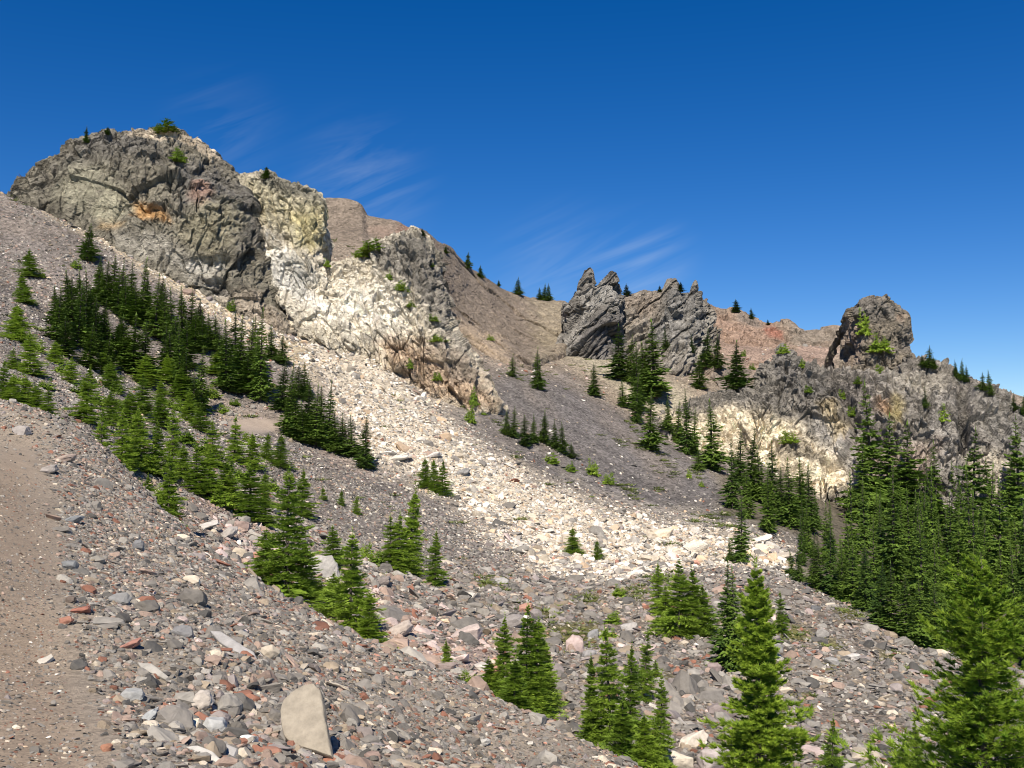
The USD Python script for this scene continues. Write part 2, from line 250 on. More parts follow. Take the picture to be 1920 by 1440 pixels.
# ------------------------------------------------------------------ cliffs
def facets(P, size, seed, stretch=(1, 1, 1)):
    """Blocky fracture: cell id, random per cell, offset from the cell's centre, closeness to a crack."""
    r = np.random.default_rng(seed); s = np.asarray(stretch, float) * size
    Q = P / s; lo, hi = Q.min(0) - 1, Q.max(0) + 1
    t = cKDTree(Q + 0)                                                  # seeds only where there is surface
    n = int(np.prod(hi - lo)); n = min(n, 400000)
    S = r.uniform(lo, hi, (n, 3)); S = S[t.query(S, distance_upper_bound=1.6)[0] < 1.6]
    d, i = cKDTree(S).query(Q, k=2)
    return i[:, 0], r.random(len(S))[i[:, 0]], (Q - S[i[:, 0]]), d[:, 1] - d[:, 0], r.normal(size=(len(S), 3))[i[:, 0]]
def loft(rows, nu, nvv, back=(9.0, 7.0), side=4.0, base_drop=2.0):
    R = [unproject(r) for r in rows]
    R = [np.vstack([q[:1] + [0, side, -.6], q, q[-1:] + [0, side, -.6]]) for q in R]
    R = [R[0] + [0, .6, -base_drop]] + R
    b1 = R[-1] + [0, back[0] * .35, -back[1] * .1]; b2 = R[-1] + [0, back[0], -back[1]]; b3 = R[-1] + [0, back[0] * 1.5, -back[1] * 2.6]
    n_front = len(R); R = np.array(R + [b1, b2, b3])                    # rows x points x 3
    seg = np.linalg.norm(np.diff(R, axis=0), axis=2).mean(1); t = np.r_[0, np.cumsum(seg)]
    u = np.r_[0, np.cumsum(np.linalg.norm(np.diff(R[1:n_front].mean(0), axis=0), axis=1))]
    vv = np.concatenate([np.linspace(0, t[n_front - 1], nvv), np.linspace(t[n_front - 1], t[-1], max(8, nvv // 5))[1:]])
    uu = np.linspace(0, u[-1], nu)
    G = PchipInterpolator(t, R, axis=0)(vv)
    G = PchipInterpolator(u, G, axis=1)(uu)
    return G
def normals(G):
    du, dv = np.gradient(G, axis=1), np.gradient(G, axis=0)
    n = np.cross(du, dv); n /= np.linalg.norm(n, axis=2, keepdims=True) + 1e-9
    return n
CLIFFS = []
def cliff(name, label, cat, rows, nu, nvv, base, paint, blocks, seed, back=(9, 7), big=1.5, bigsize=7.0, crack=.25, light=(.75, 1.25), base_drop=2.0, post=None, recess=(), turn=0.0, rough=1.0, dark=.5, top_taper=.6, calm=(), joints=.55):
    """blocks: (size, depth, tilt, stretch) from coarse to fine."""
    G = loft(rows, nu, nvv, back, base_drop=base_drop); N = normals(G)
    if N[nvv // 2, :, 1].mean() > 0: N = -N
    P, n = G.reshape(-1, 3), N.reshape(-1, 3)
    x0, y0 = project(P)
    d = big * 2 * fbm(P, bigsize, 4, seed) + rough * (.7 * np.abs(fbm(P, 2.6, 4, seed + 21)) + .36 * fbm(P, .6, 4, seed + 22) - joints * np.clip(1 - np.abs(fbm(P * [1, 1, .2], 1.7, 3, seed + 23)) / .026, 0, 1) * (fbm(P, 5, 3, seed + 26) > -.06))
    for poly, depth, fe in recess: d = d - depth * zone(x0, y0, poly, fe, 30 * fbm(P, 2.0, 3, seed + 24))
    ct, st_ = math.cos(turn), math.sin(turn)
    col = np.tile(np.asarray(base, float), (len(P), 1))
    W = P + 0.22 * np.c_[fbm(P, 1.5, 3, seed + 3), fbm(P, 1.5, 3, seed + 4), fbm(P, 1.5, 3, seed + 5)]
    shade = np.ones(len(P))
    for k, (size, depth, tilt, st) in enumerate(blocks):
        i, r_, off, cr, g = facets(W @ np.array([[ct, 0, st_], [0, 1, 0], [-st_, 0, ct]]), size, seed * 31 + k, st)
        d = d + depth * (r_ - .5) * 2 + tilt * (off * g).sum(1) * depth - depth * crack * np.clip(1 - cr / .16, 0, 1)
        shade *= 1 + (light[1] - light[0]) * .5 * (np.random.default_rng(seed + k).permutation(1009)[i % 1009] / 1008. - .5)
    edge = np.ones(G.shape[:2]); edge[0] = .2; rv = np.arange(G.shape[0]) / nvv; edge *= np.interp(rv, [0, .72, .95, 2], [1, 1, top_taper, top_taper])[:, None]; edge *= np.clip(np.minimum(np.arange(nu), nu - 1 - np.arange(nu)) / (.035 * nu), .15, 1)[None]; edge = edge.ravel()
    for poly, k_, fe in calm: edge = edge * (1 - (1 - k_) * zone(x0, y0, poly, fe, 40 * fbm(P, 3.0, 3, seed + 27)))
    P = P + n * (d * edge)[:, None]
    if post is not None: P = post(P, x0, y0)
    w = 60 * fbm(P, 4.0, 4, seed + 9) + 55 * fbm(P, 1.0, 4, seed + 10)
    col *= (1 + .5 * fbm(P, 5, 4, seed + 11))[:, None]
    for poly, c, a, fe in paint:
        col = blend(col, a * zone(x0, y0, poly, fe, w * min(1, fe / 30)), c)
    speck = np.clip(fbm(P * [1, 1, .6], 1.3, 5, seed + 13) * 5 - .35, 0, 1) * np.clip(1.2 * fbm(P, 8, 3, seed + 14) + .75, 0, 1)
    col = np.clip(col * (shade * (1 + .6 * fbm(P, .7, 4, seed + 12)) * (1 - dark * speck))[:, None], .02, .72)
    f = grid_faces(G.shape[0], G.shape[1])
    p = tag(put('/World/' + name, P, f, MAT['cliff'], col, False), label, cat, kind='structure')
    CLIFFS.append((name, P, f)); return p
def mid(a, b, t, dy=0.0):
    return [(p[0] + (q[0] - p[0]) * t, p[1] + (q[1] - p[1]) * t, p[2] + (q[2] - p[2]) * t + dy) for p, q in zip(a, b)]

# peak at the left
b = [(10, 366, 104), (60, 378, 103), (110, 402, 102.5), (180, 440, 102), (260, 488, 100.5), (340, 536, 99.5), (420, 568, 99), (480, 598, 99.5), (545, 630, 100.5)]
m1 = [(22, 356, 105), (75, 360, 104), (125, 370, 103), (195, 388, 102), (270, 410, 101), (345, 445, 100), (420, 480, 100.5), (468, 500, 102), (505, 535, 103)]
m2 = [(30, 350, 106), (85, 335, 106), (140, 318, 105), (210, 310, 104), (280, 318, 103), (345, 335, 103.5), (405, 370, 104.5), (440, 405, 106), (466, 440, 107)]
t = [(36, 346, 108), (90, 306, 110), (150, 270, 111), (205, 250, 112), (250, 244, 112), (310, 240, 113), (365, 258, 113), (410, 288, 112), (449, 338, 111)]
YEL, ORG, CRM, DRK = (.33, .30, .185), (.36, .215, .095), (.56, .50, .40), (.115, .108, .10)
cliff('peak_cliff', 'rounded grey rock peak with an orange stain at the upper left', 'cliff', [b, m1, m2, t], 420, 250, (.165, .15, .118),
    [([(180, 255), (260, 240), (300, 262), (330, 300), (250, 300), (190, 300), (120, 310), (60, 345)], DRK, .75, 24), ([(330, 300), (420, 300), (450, 350), (480, 460), (450, 500), (420, 420), (340, 400)], DRK, .8, 22),
     ([(240, 243), (310, 240), (370, 258), (420, 292), (380, 286), (330, 262)], (.50, .42, .32), .95, 8), ([(242, 372), (300, 385), (318, 412), (290, 412), (250, 405)], ORG, .95, 9), ([(190, 415), (240, 420), (220, 432), (180, 430)], (.40, .28, .15), .7, 10),
     (ell(205, 385, 28, 34), (.34, .32, .23), .6, 20), (ell(150, 350, 50, 30, -30), (.29, .275, .20), .6, 30), ([(200, 440), (300, 440), (400, 500), (430, 560), (340, 520), (240, 470)], (.285, .265, .225), .85, 18),
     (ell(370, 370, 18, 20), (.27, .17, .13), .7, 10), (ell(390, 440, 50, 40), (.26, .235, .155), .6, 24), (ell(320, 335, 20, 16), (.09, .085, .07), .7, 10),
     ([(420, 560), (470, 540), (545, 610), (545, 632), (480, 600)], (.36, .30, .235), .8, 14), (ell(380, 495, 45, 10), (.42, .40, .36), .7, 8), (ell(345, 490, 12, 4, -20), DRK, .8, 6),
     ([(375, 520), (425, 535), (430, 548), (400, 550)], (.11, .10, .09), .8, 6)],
    [(5.0, .6, .7, (1, 1, 1.3)), (1.7, .26, .9, (.7, .8, 1.9)), (.6, .12, 1.1, (.8, 1, 1.6))], 11, back=(16, 10), big=1.1, crack=.22, dark=.6, joints=1.0, calm=[([(60, 382), (150, 340), (215, 345), (245, 430), (330, 460), (440, 530), (545, 632), (420, 570), (180, 442)], .45, 26), ([(150, 300), (215, 300), (215, 380), (140, 380)], .5, 16)],
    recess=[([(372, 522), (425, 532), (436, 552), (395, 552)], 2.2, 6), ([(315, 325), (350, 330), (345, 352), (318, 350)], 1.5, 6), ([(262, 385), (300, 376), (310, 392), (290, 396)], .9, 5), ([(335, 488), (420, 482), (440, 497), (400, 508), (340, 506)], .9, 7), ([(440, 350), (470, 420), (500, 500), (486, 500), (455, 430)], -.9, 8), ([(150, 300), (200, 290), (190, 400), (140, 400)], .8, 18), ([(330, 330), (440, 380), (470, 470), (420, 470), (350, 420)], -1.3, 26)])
# pale broken face beside it
b = [(560, 632, 101.5), (590, 645, 100.5), (620, 650, 100.5), (650, 655, 101), (680, 662, 102), (710, 672, 102), (740, 698, 102), (770, 716, 102), (810, 735, 101.5), (880, 762, 101.5), (938, 775, 102.5)]
m1 = [(505, 530, 105), (540, 540, 103), (575, 545, 103), (610, 555, 103), (640, 560, 103.5), (665, 575, 103.5), (700, 590, 103), (740, 610, 102.5), (790, 630, 102.5), (840, 650, 103.5), (886, 688, 107)]
m2 = [(470, 430, 109), (510, 425, 107), (555, 440, 106), (597, 466, 107), (606, 505, 107), (630, 520, 107), (670, 525, 107), (715, 520, 106.5), (770, 520, 106), (815, 535, 108), (846, 600, 112)]
t = [(450, 334, 113), (490, 319, 111), (545, 343, 110), (598, 372, 111), (602, 456, 111), (612, 486, 111), (665, 482, 112), (700, 452, 112), (760, 432, 112), (800, 452, 113), (824, 480, 116)]
cliff('white_cliff', 'broken white and cream rock face with a yellow lichened buttress', 'cliff', [b, m1, m2, t], 450, 290, (.45, .405, .325),
    [([(450, 330), (600, 365), (606, 470), (560, 470), (520, 430), (470, 420)], (.40, .36, .25), .9, 14), ([(480, 318), (540, 335), (605, 370), (600, 392), (540, 365), (490, 345)], (.13, .125, .10), .85, 10),
     ([(540, 395), (600, 400), (604, 460), (590, 475), (560, 450)], (.36, .315, .17), .75, 14), ([(460, 430), (520, 460), (560, 520), (640, 600), (690, 640), (640, 640), (560, 580), (490, 500)], (.70, .66, .59), .9, 24),
     ([(500, 470), (560, 480), (610, 520), (560, 560), (510, 520)], (.34, .335, .31), .7, 16), ([(640, 520), (740, 540), (760, 620), (700, 640), (640, 600)], (.66, .61, .52), .85, 24), (ell(698, 596, 16, 12, -20), (.66, .60, .52), .9, 8),
     ([(680, 470), (760, 430), (830, 480), (850, 600), (790, 540), (730, 500)], (.15, .14, .125), .85, 18), ([(770, 480), (830, 500), (852, 610), (885, 690), (840, 660), (800, 580)], (.17, .155, .135), .75, 18),
     ([(700, 640), (790, 640), (900, 720), (940, 775), (820, 740), (740, 700)], (.36, .25, .165), .75, 24), ([(800, 620), (880, 690), (900, 730), (840, 700)], (.21, .18, .15), .7, 16), ([(540, 560), (640, 600), (700, 650), (600, 645)], (.43, .38, .29), .6, 18),
     (ell(755, 700, 16, 16), (.30, .26, .2), .4, 12)],
    [(4.0, .5, .7, (1, 1, 1.2)), (1.25, .36, 1.1, (.65, .8, 2.1)), (.5, .13, 1.1, (.7, .8, 1.8))], 23, back=(11, 8), big=.9, crack=.4, turn=-.4, rough=.6, joints=.8, calm=[([(470, 440), (520, 470), (570, 530), (640, 600), (700, 655), (560, 640), (500, 540)], .55, 18)], dark=.45, recess=[([(735, 700), (760, 690), (775, 712), (745, 715)], 1.2, 6), ([(598, 470), (612, 470), (660, 488), (610, 500)], 1.0, 5)])
# brown ridge and saddle behind
def slant(P, x, y):
    a = -P[:, 0] * .66 + P[:, 2] * .75 + 2.4 * fbm(P, 3.5, 4, 86); g = np.abs((a / 1.15 + .5 * fbm(P, 5, 3, 87)) % 1 - .5) * 2
    return P + np.c_[np.zeros(len(P)), np.ones(len(P)), np.zeros(len(P))] * (.3 * (1 - g) ** 2 * np.clip(.5 + 3 * fbm(P, 2.5, 3, 85), 0, 1.6) + .8 * np.clip(1 - np.abs((a / 3.3) % 1 - .5) / .07, 0, 1))[:, None]
def strata(P, x, y):
    """Slanting beds: grooves and ledges along planes that dip towards the saddle."""
    a = P[:, 0] * .62 + P[:, 2] * .78 + .25 * fbm(P, 4, 3, 88) * 4; q = a / 1.35 + 0.6 * fbm(P, 7, 3, 89)
    g = np.abs(q % 1 - .5) * 2; k = np.clip((P[:, 0] + 20) / 8, 0, 1)
    dep = .30 * (1 - g) ** 2 + 1.0 * np.clip(1 - np.abs((a / 8.5 + .3 * fbm(P, 5, 3, 90)) % 1 - .5) / .045, 0, 1)
    return P + np.c_[np.zeros(len(P)), np.ones(len(P)), -.3 * np.ones(len(P))] * (dep * k)[:, None]
t = [(585, 374, 150), (640, 372, 150), (678, 384, 150), (690, 404, 150), (745, 416, 150), (770, 428, 150), (795, 432, 152), (825, 456, 155), (846, 462, 160), (870, 490, 165), (905, 518, 170), (960, 549, 177), (1010, 561, 180), (1078, 569, 181)]
b = [(585, 505, 128), (640, 505, 127), (678, 505, 127), (700, 505, 127), (745, 505, 127), (775, 522, 127), (805, 545, 128), (840, 585, 129), (862, 625, 128.5), (900, 655, 126.5), (940, 684, 124), (990, 695, 126), (1030, 685, 135), (1062, 663, 144)]
cliff('ridge', 'brown eroded ridge with slanting strata dropping to the saddle', 'ridge', [b, mid(b, t, .35), mid(b, t, .7), t], 380, 190, (.195, .158, .125),
    [(ell(765, 435, 18, 12), (.27, .13, .09), .8, 8), ([(690, 425), (760, 420), (800, 440), (830, 470), (780, 470), (720, 450)], (.21, .15, .12), .6, 14), ([(820, 462), (848, 465), (845, 485), (815, 490)], (.15, .13, .11), .8, 6),
     ([(1000, 565), (1075, 570), (1055, 660), (1010, 690)], (.27, .23, .16), .6, 24), ([(860, 600), (940, 630), (955, 680), (900, 660)], (.36, .28, .20), .5, 10)],
    [(3.0, .10, .5, (.6, 1, 3.4)), (1.0, .05, .6, (.5, 1, 4.0))], 37, back=(14, 6), big=.5, bigsize=9, crack=.2, light=(.85, 1.15), turn=.85, rough=.16, dark=.15, post=strata, calm=[([(600, 360), (690, 380), (700, 520), (590, 520)], .6, 10)])
# red earth ridge with outcrops between the rock wall and the tower
b = [(1322, 700, 150), (1345, 740, 139), (1385, 748, 137), (1425, 735, 137), (1465, 725, 138), (1500, 735, 138), (1540, 735, 138), (1575, 740, 138), (1612, 735, 138)]
t = [(1322, 566, 176), (1345, 577, 178), (1378, 580, 178), (1412, 598, 178), (1440, 606, 177), (1470, 604, 176), (1510, 620, 175), (1555, 613, 173), (1612, 618, 170)]
cliff('red_ridge', 'reddish brown earth ridge with rough outcrops left of the rock tower', 'ridge', [b, mid(b, t, .35), mid(b, t, .7), t], 300, 170, (.235, .18, .138),
    [([(1335, 585), (1430, 605), (1470, 650), (1420, 700), (1350, 690)], (.27, .185, .14), .8, 18), (ell(1450, 622, 20, 10, 25), (.27, .125, .09), .9, 7), (ell(1405, 600, 26, 8, 25), (.17, .145, .125), .8, 8), ([(1470, 606), (1600, 615), (1600, 650), (1490, 640)], (.19, .165, .135), .7, 12),
     ([(1330, 660), (1400, 690), (1440, 720), (1380, 740), (1340, 730)], (.21, .185, .16), .7, 16), (ell(1540, 690, 50, 20, 10), (.23, .175, .14), .6, 16)],
    [(3.0, .4, .7, (1, 1, 1)), (1.0, .16, .8, (1, 1, 1))], 47, back=(14, 7), big=1.2, bigsize=7, crack=.2, rough=.7, dark=.45, light=(.85, 1.15))
# spires
ST = (.7, .7, 2.6)
b = [(1038, 658, 146), (1062, 668, 143), (1085, 674, 141.5), (1112, 678, 140.5), (1138, 676, 141), (1160, 668, 143), (1182, 650, 150)]
m1 = [(1060, 620, 147), (1078, 615, 144), (1098, 610, 142), (1117, 608, 141.5), (1137, 608, 142), (1154, 612, 144), (1168, 618, 150)]
m2 = [(1077, 562, 149), (1087, 556, 146), (1100, 550, 144.5), (1115, 548, 144), (1133, 548, 144.5), (1150, 552, 146), (1164, 565, 151)]
t = [(1083, 538, 150), (1096, 503, 148), (1107, 503, 147), (1117, 536, 147), (1131, 524, 147.5), (1148, 509, 148.5), (1164, 545, 151)]
SPB = [(3.2, .7, .8, (.6, 1, 2.8)), (1.3, .28, .8, (.55, .8, 3.4)), (.5, .08, .8, (.7, 1, 2.4))]
cliff('rock_spire', 'jagged twin pointed grey rock spire standing at the saddle', 'rock spire', [b, m1, m2, t], 190, 190, (.155, .143, .128),
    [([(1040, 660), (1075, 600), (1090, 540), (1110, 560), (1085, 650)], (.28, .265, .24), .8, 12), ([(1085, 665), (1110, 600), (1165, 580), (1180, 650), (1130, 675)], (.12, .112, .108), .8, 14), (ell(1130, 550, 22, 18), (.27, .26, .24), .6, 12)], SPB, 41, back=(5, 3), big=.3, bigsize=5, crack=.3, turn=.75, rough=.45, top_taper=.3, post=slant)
b = [(1140, 672, 147), (1170, 668, 146), (1200, 684, 144), (1222, 694, 143), (1240, 696, 142.5), (1252, 696, 142), (1266, 694, 142), (1282, 686, 143), (1302, 676, 146), (1322, 666, 152), (1340, 652, 158)]
t = [(1140, 560, 158), (1180, 553, 158), (1210, 546, 158), (1240, 545, 158), (1253, 524, 159), (1265, 523, 158), (1277, 549, 158), (1290, 548, 158), (1303, 523, 158), (1315, 562, 160), (1334, 577, 166)]
m1, m2 = mid(b, t, .35, -1.0), mid(b, t, .7, -1.0)
cliff('rock_wall', 'grey rock wall with two small pointed teeth right of the twin spire', 'rock wall', [b, m1, m2, t], 280, 170, (.19, .168, .14),
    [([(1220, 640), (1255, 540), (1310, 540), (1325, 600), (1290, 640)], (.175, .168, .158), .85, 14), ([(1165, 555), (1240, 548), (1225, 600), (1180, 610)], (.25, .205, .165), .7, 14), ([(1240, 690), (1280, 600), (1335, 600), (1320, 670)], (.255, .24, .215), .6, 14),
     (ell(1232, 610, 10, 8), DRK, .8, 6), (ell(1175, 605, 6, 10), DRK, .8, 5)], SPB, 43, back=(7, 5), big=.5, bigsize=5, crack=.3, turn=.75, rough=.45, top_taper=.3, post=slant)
# right tower
b = [(1580, 735, 133), (1592, 742, 130), (1607, 745, 128.5), (1627, 748, 128), (1647, 748, 127.5), (1667, 746, 127.5), (1687, 740, 128), (1702, 732, 129), (1710, 720, 131), (1713, 700, 134)]
m1 = [(1582, 690, 133), (1592, 685, 131), (1607, 685, 129.5), (1627, 685, 129), (1647, 685, 128.5), (1667, 685, 128.5), (1687, 682, 129), (1702, 678, 130), (1709, 672, 132), (1711, 668, 135)]
m2 = [(1586, 640, 134), (1592, 625, 132), (1605, 615, 130.5), (1625, 612, 130), (1645, 612, 129.5), (1666, 615, 129.5), (1690, 620, 130), (1704, 625, 131), (1708, 635, 133), (1710, 655, 136)]
t = [(1587, 615, 135), (1592, 590, 133.5), (1604, 566, 132), (1622, 558, 131.5), (1642, 553, 131), (1666, 559, 131), (1690, 572, 131.5), (1703, 590, 132.5), (1707, 610, 134), (1709, 630, 137)]
b, m1, m2, t = ([(1650 + (x_ - 1650) * .90, y_, d_) for x_, y_, d_ in q_] for q_ in (b, m1, m2, t))
cliff('rock_tower', 'blocky grey rock tower standing above the right cliff', 'rock tower', [b, m1, m2, t], 190, 180, (.175, .15, .118),
    [([(1600, 570), (1640, 556), (1690, 575), (1680, 600), (1610, 605)], (.14, .128, .115), .8, 12), ([(1590, 600), (1615, 600), (1610, 680), (1580, 690)], (.23, .175, .14), .7, 12), (ell(1690, 595, 10, 10), (.27, .20, .155), .7, 8), ([(1690, 600), (1706, 620), (1706, 660), (1692, 660)], (.155, .14, .125), .7, 8)],
    [(3.2, .6, .6, (1, 1, 1.3)), (1.3, .28, .8, (1, 1, 1.3)), (.5, .1, .9, (1, 1, 1.2))], 53, back=(6, 2), big=.9, bigsize=4, crack=.3, rough=.6, top_taper=.6)
# right cliff
b = [(1225, 800, 120), (1290, 842, 119), (1360, 880, 117), (1430, 910, 115), (1500, 918, 114), (1560, 925, 113), (1610, 945, 111), (1670, 960, 110), (1730, 965, 109), (1790, 970, 108), (1850, 975, 107), (1920, 980, 106), (2000, 985, 106), (2150, 1000, 106)]
m1 = [(1245, 775, 122), (1300, 805, 121), (1365, 825, 120), (1430, 840, 119), (1500, 845, 118.5), (1560, 850, 118), (1610, 860, 115), (1670, 865, 113), (1730, 870, 112), (1790, 875, 111), (1850, 880, 110), (1920, 885, 109), (2000, 890, 109), (2150, 910, 109)]
m2 = [(1270, 758, 126), (1310, 772, 125), (1370, 775, 124), (1435, 760, 122), (1495, 755, 122), (1560, 760, 121), (1610, 770, 119), (1670, 770, 117), (1730, 765, 116), (1790, 775, 115), (1850, 795, 113), (1920, 815, 112), (2000, 830, 112), (2150, 850, 112)]
t = [(1290, 745, 132), (1320, 742, 132), (1380, 738, 132), (1440, 690, 130), (1465, 652, 130), (1520, 690, 129), (1580, 690, 128), (1640, 700, 128), (1715, 668, 128), (1760, 690, 127), (1815, 712, 125), (1880, 745, 122), (1960, 780, 120), (2150, 830, 118)]
cliff('right_cliff', 'tall grey cliff with a pale cream undercut face behind the forest', 'cliff', [b, m1, m2, t], 580, 230, (.19, .172, .15),
    [([(1240, 770), (1330, 770), (1420, 775), (1500, 790), (1570, 850), (1610, 920), (1500, 925), (1380, 890), (1290, 845)], (.66, .57, .42), .95, 18), ([(1500, 800), (1560, 780), (1600, 830), (1600, 880), (1540, 850)], (.36, .34, .31), .6, 20),
     ([(1300, 742), (1440, 690), (1520, 720), (1500, 790), (1400, 770), (1310, 770)], (.17, .155, .135), .75, 16), ([(1440, 690), (1465, 650), (1530, 700), (1600, 720), (1600, 760), (1520, 760)], (.135, .125, .115), .75, 14),
     ([(1460, 820), (1500, 818), (1540, 860), (1545, 890), (1480, 870), (1448, 850)], (.19, .165, .125), .9, 10), ([(1530, 760), (1560, 740), (1590, 800), (1570, 830)], (.33, .26, .14), .6, 12), (ell(1680, 770, 14, 24), (.36, .29, .11), .6, 10), (ell(1655, 760, 14, 14), (.30, .18, .10), .7, 10),
     ([(1640, 700), (1760, 690), (1800, 720), (1760, 740), (1680, 720)], (.33, .30, .25), .8, 16), ([(1560, 700), (1640, 720), (1640, 800), (1590, 760)], (.16, .14, .125), .7, 16), ([(1740, 740), (1790, 730), (1800, 900), (1740, 900)], (.27, .25, .225), .6, 16),
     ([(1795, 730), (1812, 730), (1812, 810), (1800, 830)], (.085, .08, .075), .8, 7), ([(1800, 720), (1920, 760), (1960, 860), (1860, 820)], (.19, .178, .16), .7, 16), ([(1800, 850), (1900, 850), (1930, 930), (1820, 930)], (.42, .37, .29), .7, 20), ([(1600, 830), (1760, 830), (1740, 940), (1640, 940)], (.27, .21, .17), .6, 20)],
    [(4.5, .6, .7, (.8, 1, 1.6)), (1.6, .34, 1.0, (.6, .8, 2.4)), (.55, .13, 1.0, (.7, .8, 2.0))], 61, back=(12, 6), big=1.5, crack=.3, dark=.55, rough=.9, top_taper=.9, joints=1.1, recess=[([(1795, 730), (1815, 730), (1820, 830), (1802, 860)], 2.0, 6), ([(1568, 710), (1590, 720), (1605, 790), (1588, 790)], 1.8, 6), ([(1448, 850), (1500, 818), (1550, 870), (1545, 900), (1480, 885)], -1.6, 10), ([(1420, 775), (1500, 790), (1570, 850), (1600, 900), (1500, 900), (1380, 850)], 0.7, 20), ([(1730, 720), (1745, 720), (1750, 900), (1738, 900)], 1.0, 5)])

# ------------------------------------------------------------------ picking
class Surf:
    def __init__(self, parts):
        vs, fs, o = [], [], 0
        for v, f in parts: vs.append(v); fs.append(f + o); o += len(v)
        self.m = trimesh.Trimesh(np.vstack(vs), np.vstack(fs), process=False); self.r = trimesh.ray.ray_pyembree.RayMeshIntersector(self.m)
    def pick(self, px, py):
        """Where the sight lines through the pixels meet the surface; nan where they miss."""
        px, py = np.atleast_1d(px).astype(float), np.atleast_1d(py).astype(float)
        d = unproject(np.c_[px, py, np.full(len(px), 1.0)]) - [0, 0, EYE]; d /= np.linalg.norm(d, axis=1, keepdims=True)
        out = np.full((len(px), 3), np.nan)
        loc, ri, ti = self.r.intersects_location(np.tile([0, 0, EYE], (len(px), 1)), d, multiple_hits=False)
        out[ri] = loc
        return out
    def visible(self, p):
        d = p - [0, 0, EYE]; L = np.linalg.norm(d, axis=1)
        loc, ri, ti = self.r.intersects_location(np.tile([0, 0, EYE], (len(p), 1)), d / L[:, None], multiple_hits=False)
        ok = np.ones(len(p), bool); hit = np.linalg.norm(loc - [0, 0, EYE], axis=1)
        ok[ri[hit < L[ri] - .4 - .01 * L[ri]]] = False
        return ok
S_NEAR, S_HILL = Surf([(nv, nf)]), Surf([(hv, hf)])
S_ALL = Surf([(nv, nf), (hv, hf)] + [(P, f) for _, P, f in CLIFFS])
S_FAR = Surf([(hv, hf)] + [(P, f) for _, P, f in CLIFFS])

#PART2
# ------------------------------------------------------------------ loose rock
def rock_shape(seed, flat=.5, n=13, long=.75):
    r = np.random.default_rng(seed); p = r.normal(size=(n, 3)); p /= np.linalg.norm(p, axis=1)[:, None]
    p = np.sign(p) * np.abs(p) ** .7 * [1, long, flat]
    h = trimesh.convex.convex_hull(p); h.apply_translation(-h.bounds.mean(0)); h.apply_scale(1 / max(h.extents)); return np.array(h.vertices), np.array(h.faces)
SHAPES = [rock_shape(100 + k, fl, n, lo) for k, (fl, n, lo) in enumerate([(.26, 15, .7), (.34, 18, .8), (.45, 20, .7), (.6, 24, .85), (.2, 13, .55), (.36, 16, .45), (.28, 15, .85), (.5, 22, .6)])]
FAMS = ['mixed', 'grey', 'cream', 'pink']
ROCKS = []                                                              # per place: pos, size, rotation (x, y, z, w), shape, family
def quat_to(n, yaw, tilt, r):
    """Rotations that lay a stone's flat side on the slope, turned and rocked at random."""
    n = n + r.normal(size=n.shape) * tilt; n /= np.linalg.norm(n, axis=1)[:, None]
    a = np.c_[np.cos(yaw), np.sin(yaw), 0 * yaw]; x = a - n * (a * n).sum(1)[:, None]; x /= np.linalg.norm(x, axis=1)[:, None]
    return np.stack([x, np.cross(n, x), n], 2)
def sample(v, f, dens, r):
    tri = v[f]; c = np.cross(tri[:, 1] - tri[:, 0], tri[:, 2] - tri[:, 0]); area = .5 * np.linalg.norm(c, axis=1); nrm = c / (2 * area[:, None] + 1e-12); nrm[nrm[:, 2] < 0] *= -1
    w = area * dens; n = r.poisson(w); i = np.repeat(np.arange(len(f)), n)
    a = r.random((len(i), 2)); a = np.where(a.sum(1, keepdims=True) > 1, 1 - a, a)
    return tri[i, 0] + (tri[i, 1] - tri[i, 0]) * a[:, :1] + (tri[i, 2] - tri[i, 0]) * a[:, 1:], nrm[i], i
def scatter(v, f, cover, sizes, fam_of, seed, px_min=2.2, tilt=.35, ymax=1e9, margin=160):
    """cover: share of each face's ground that each size of stone takes up."""
    r = np.random.default_rng(seed); c = v[f].mean(1); x, y = project(c); d = np.maximum(c[:, 1], 2.0)
    seen = (x > -margin) & (x < 1920 + margin) & (y < 1440 + margin * 1.5) & (y > 250)
    out = []
    for s, k in sizes:
        dens = cover * k / (.42 * s * s) * seen * (s * F / d > px_min) * (c[:, 1] < ymax)
        p, n, i = sample(v, f, dens, r)
        sz = s * np.exp(r.normal(size=len(p)) * .28)
        fall = np.arctan2(n[:, 1], n[:, 0]); yaw = np.where(r.random(len(p)) < .6, fall + r.normal(size=len(p)) * .5, r.random(len(p)) * 2 * np.pi)
        R = quat_to(n, yaw, tilt, r)
        sh = r.integers(0, len(SHAPES), len(p)); fam = fam_of(i, r)
        out.append((p + n * (sz * .06)[:, None], sz, R, sh, fam))
    return [np.concatenate([o[j] for o in out]) for j in range(5)]
def rot_q(R):
    from scipy.spatial.transform import Rotation
    return Rotation.from_matrix(R).as_quat()
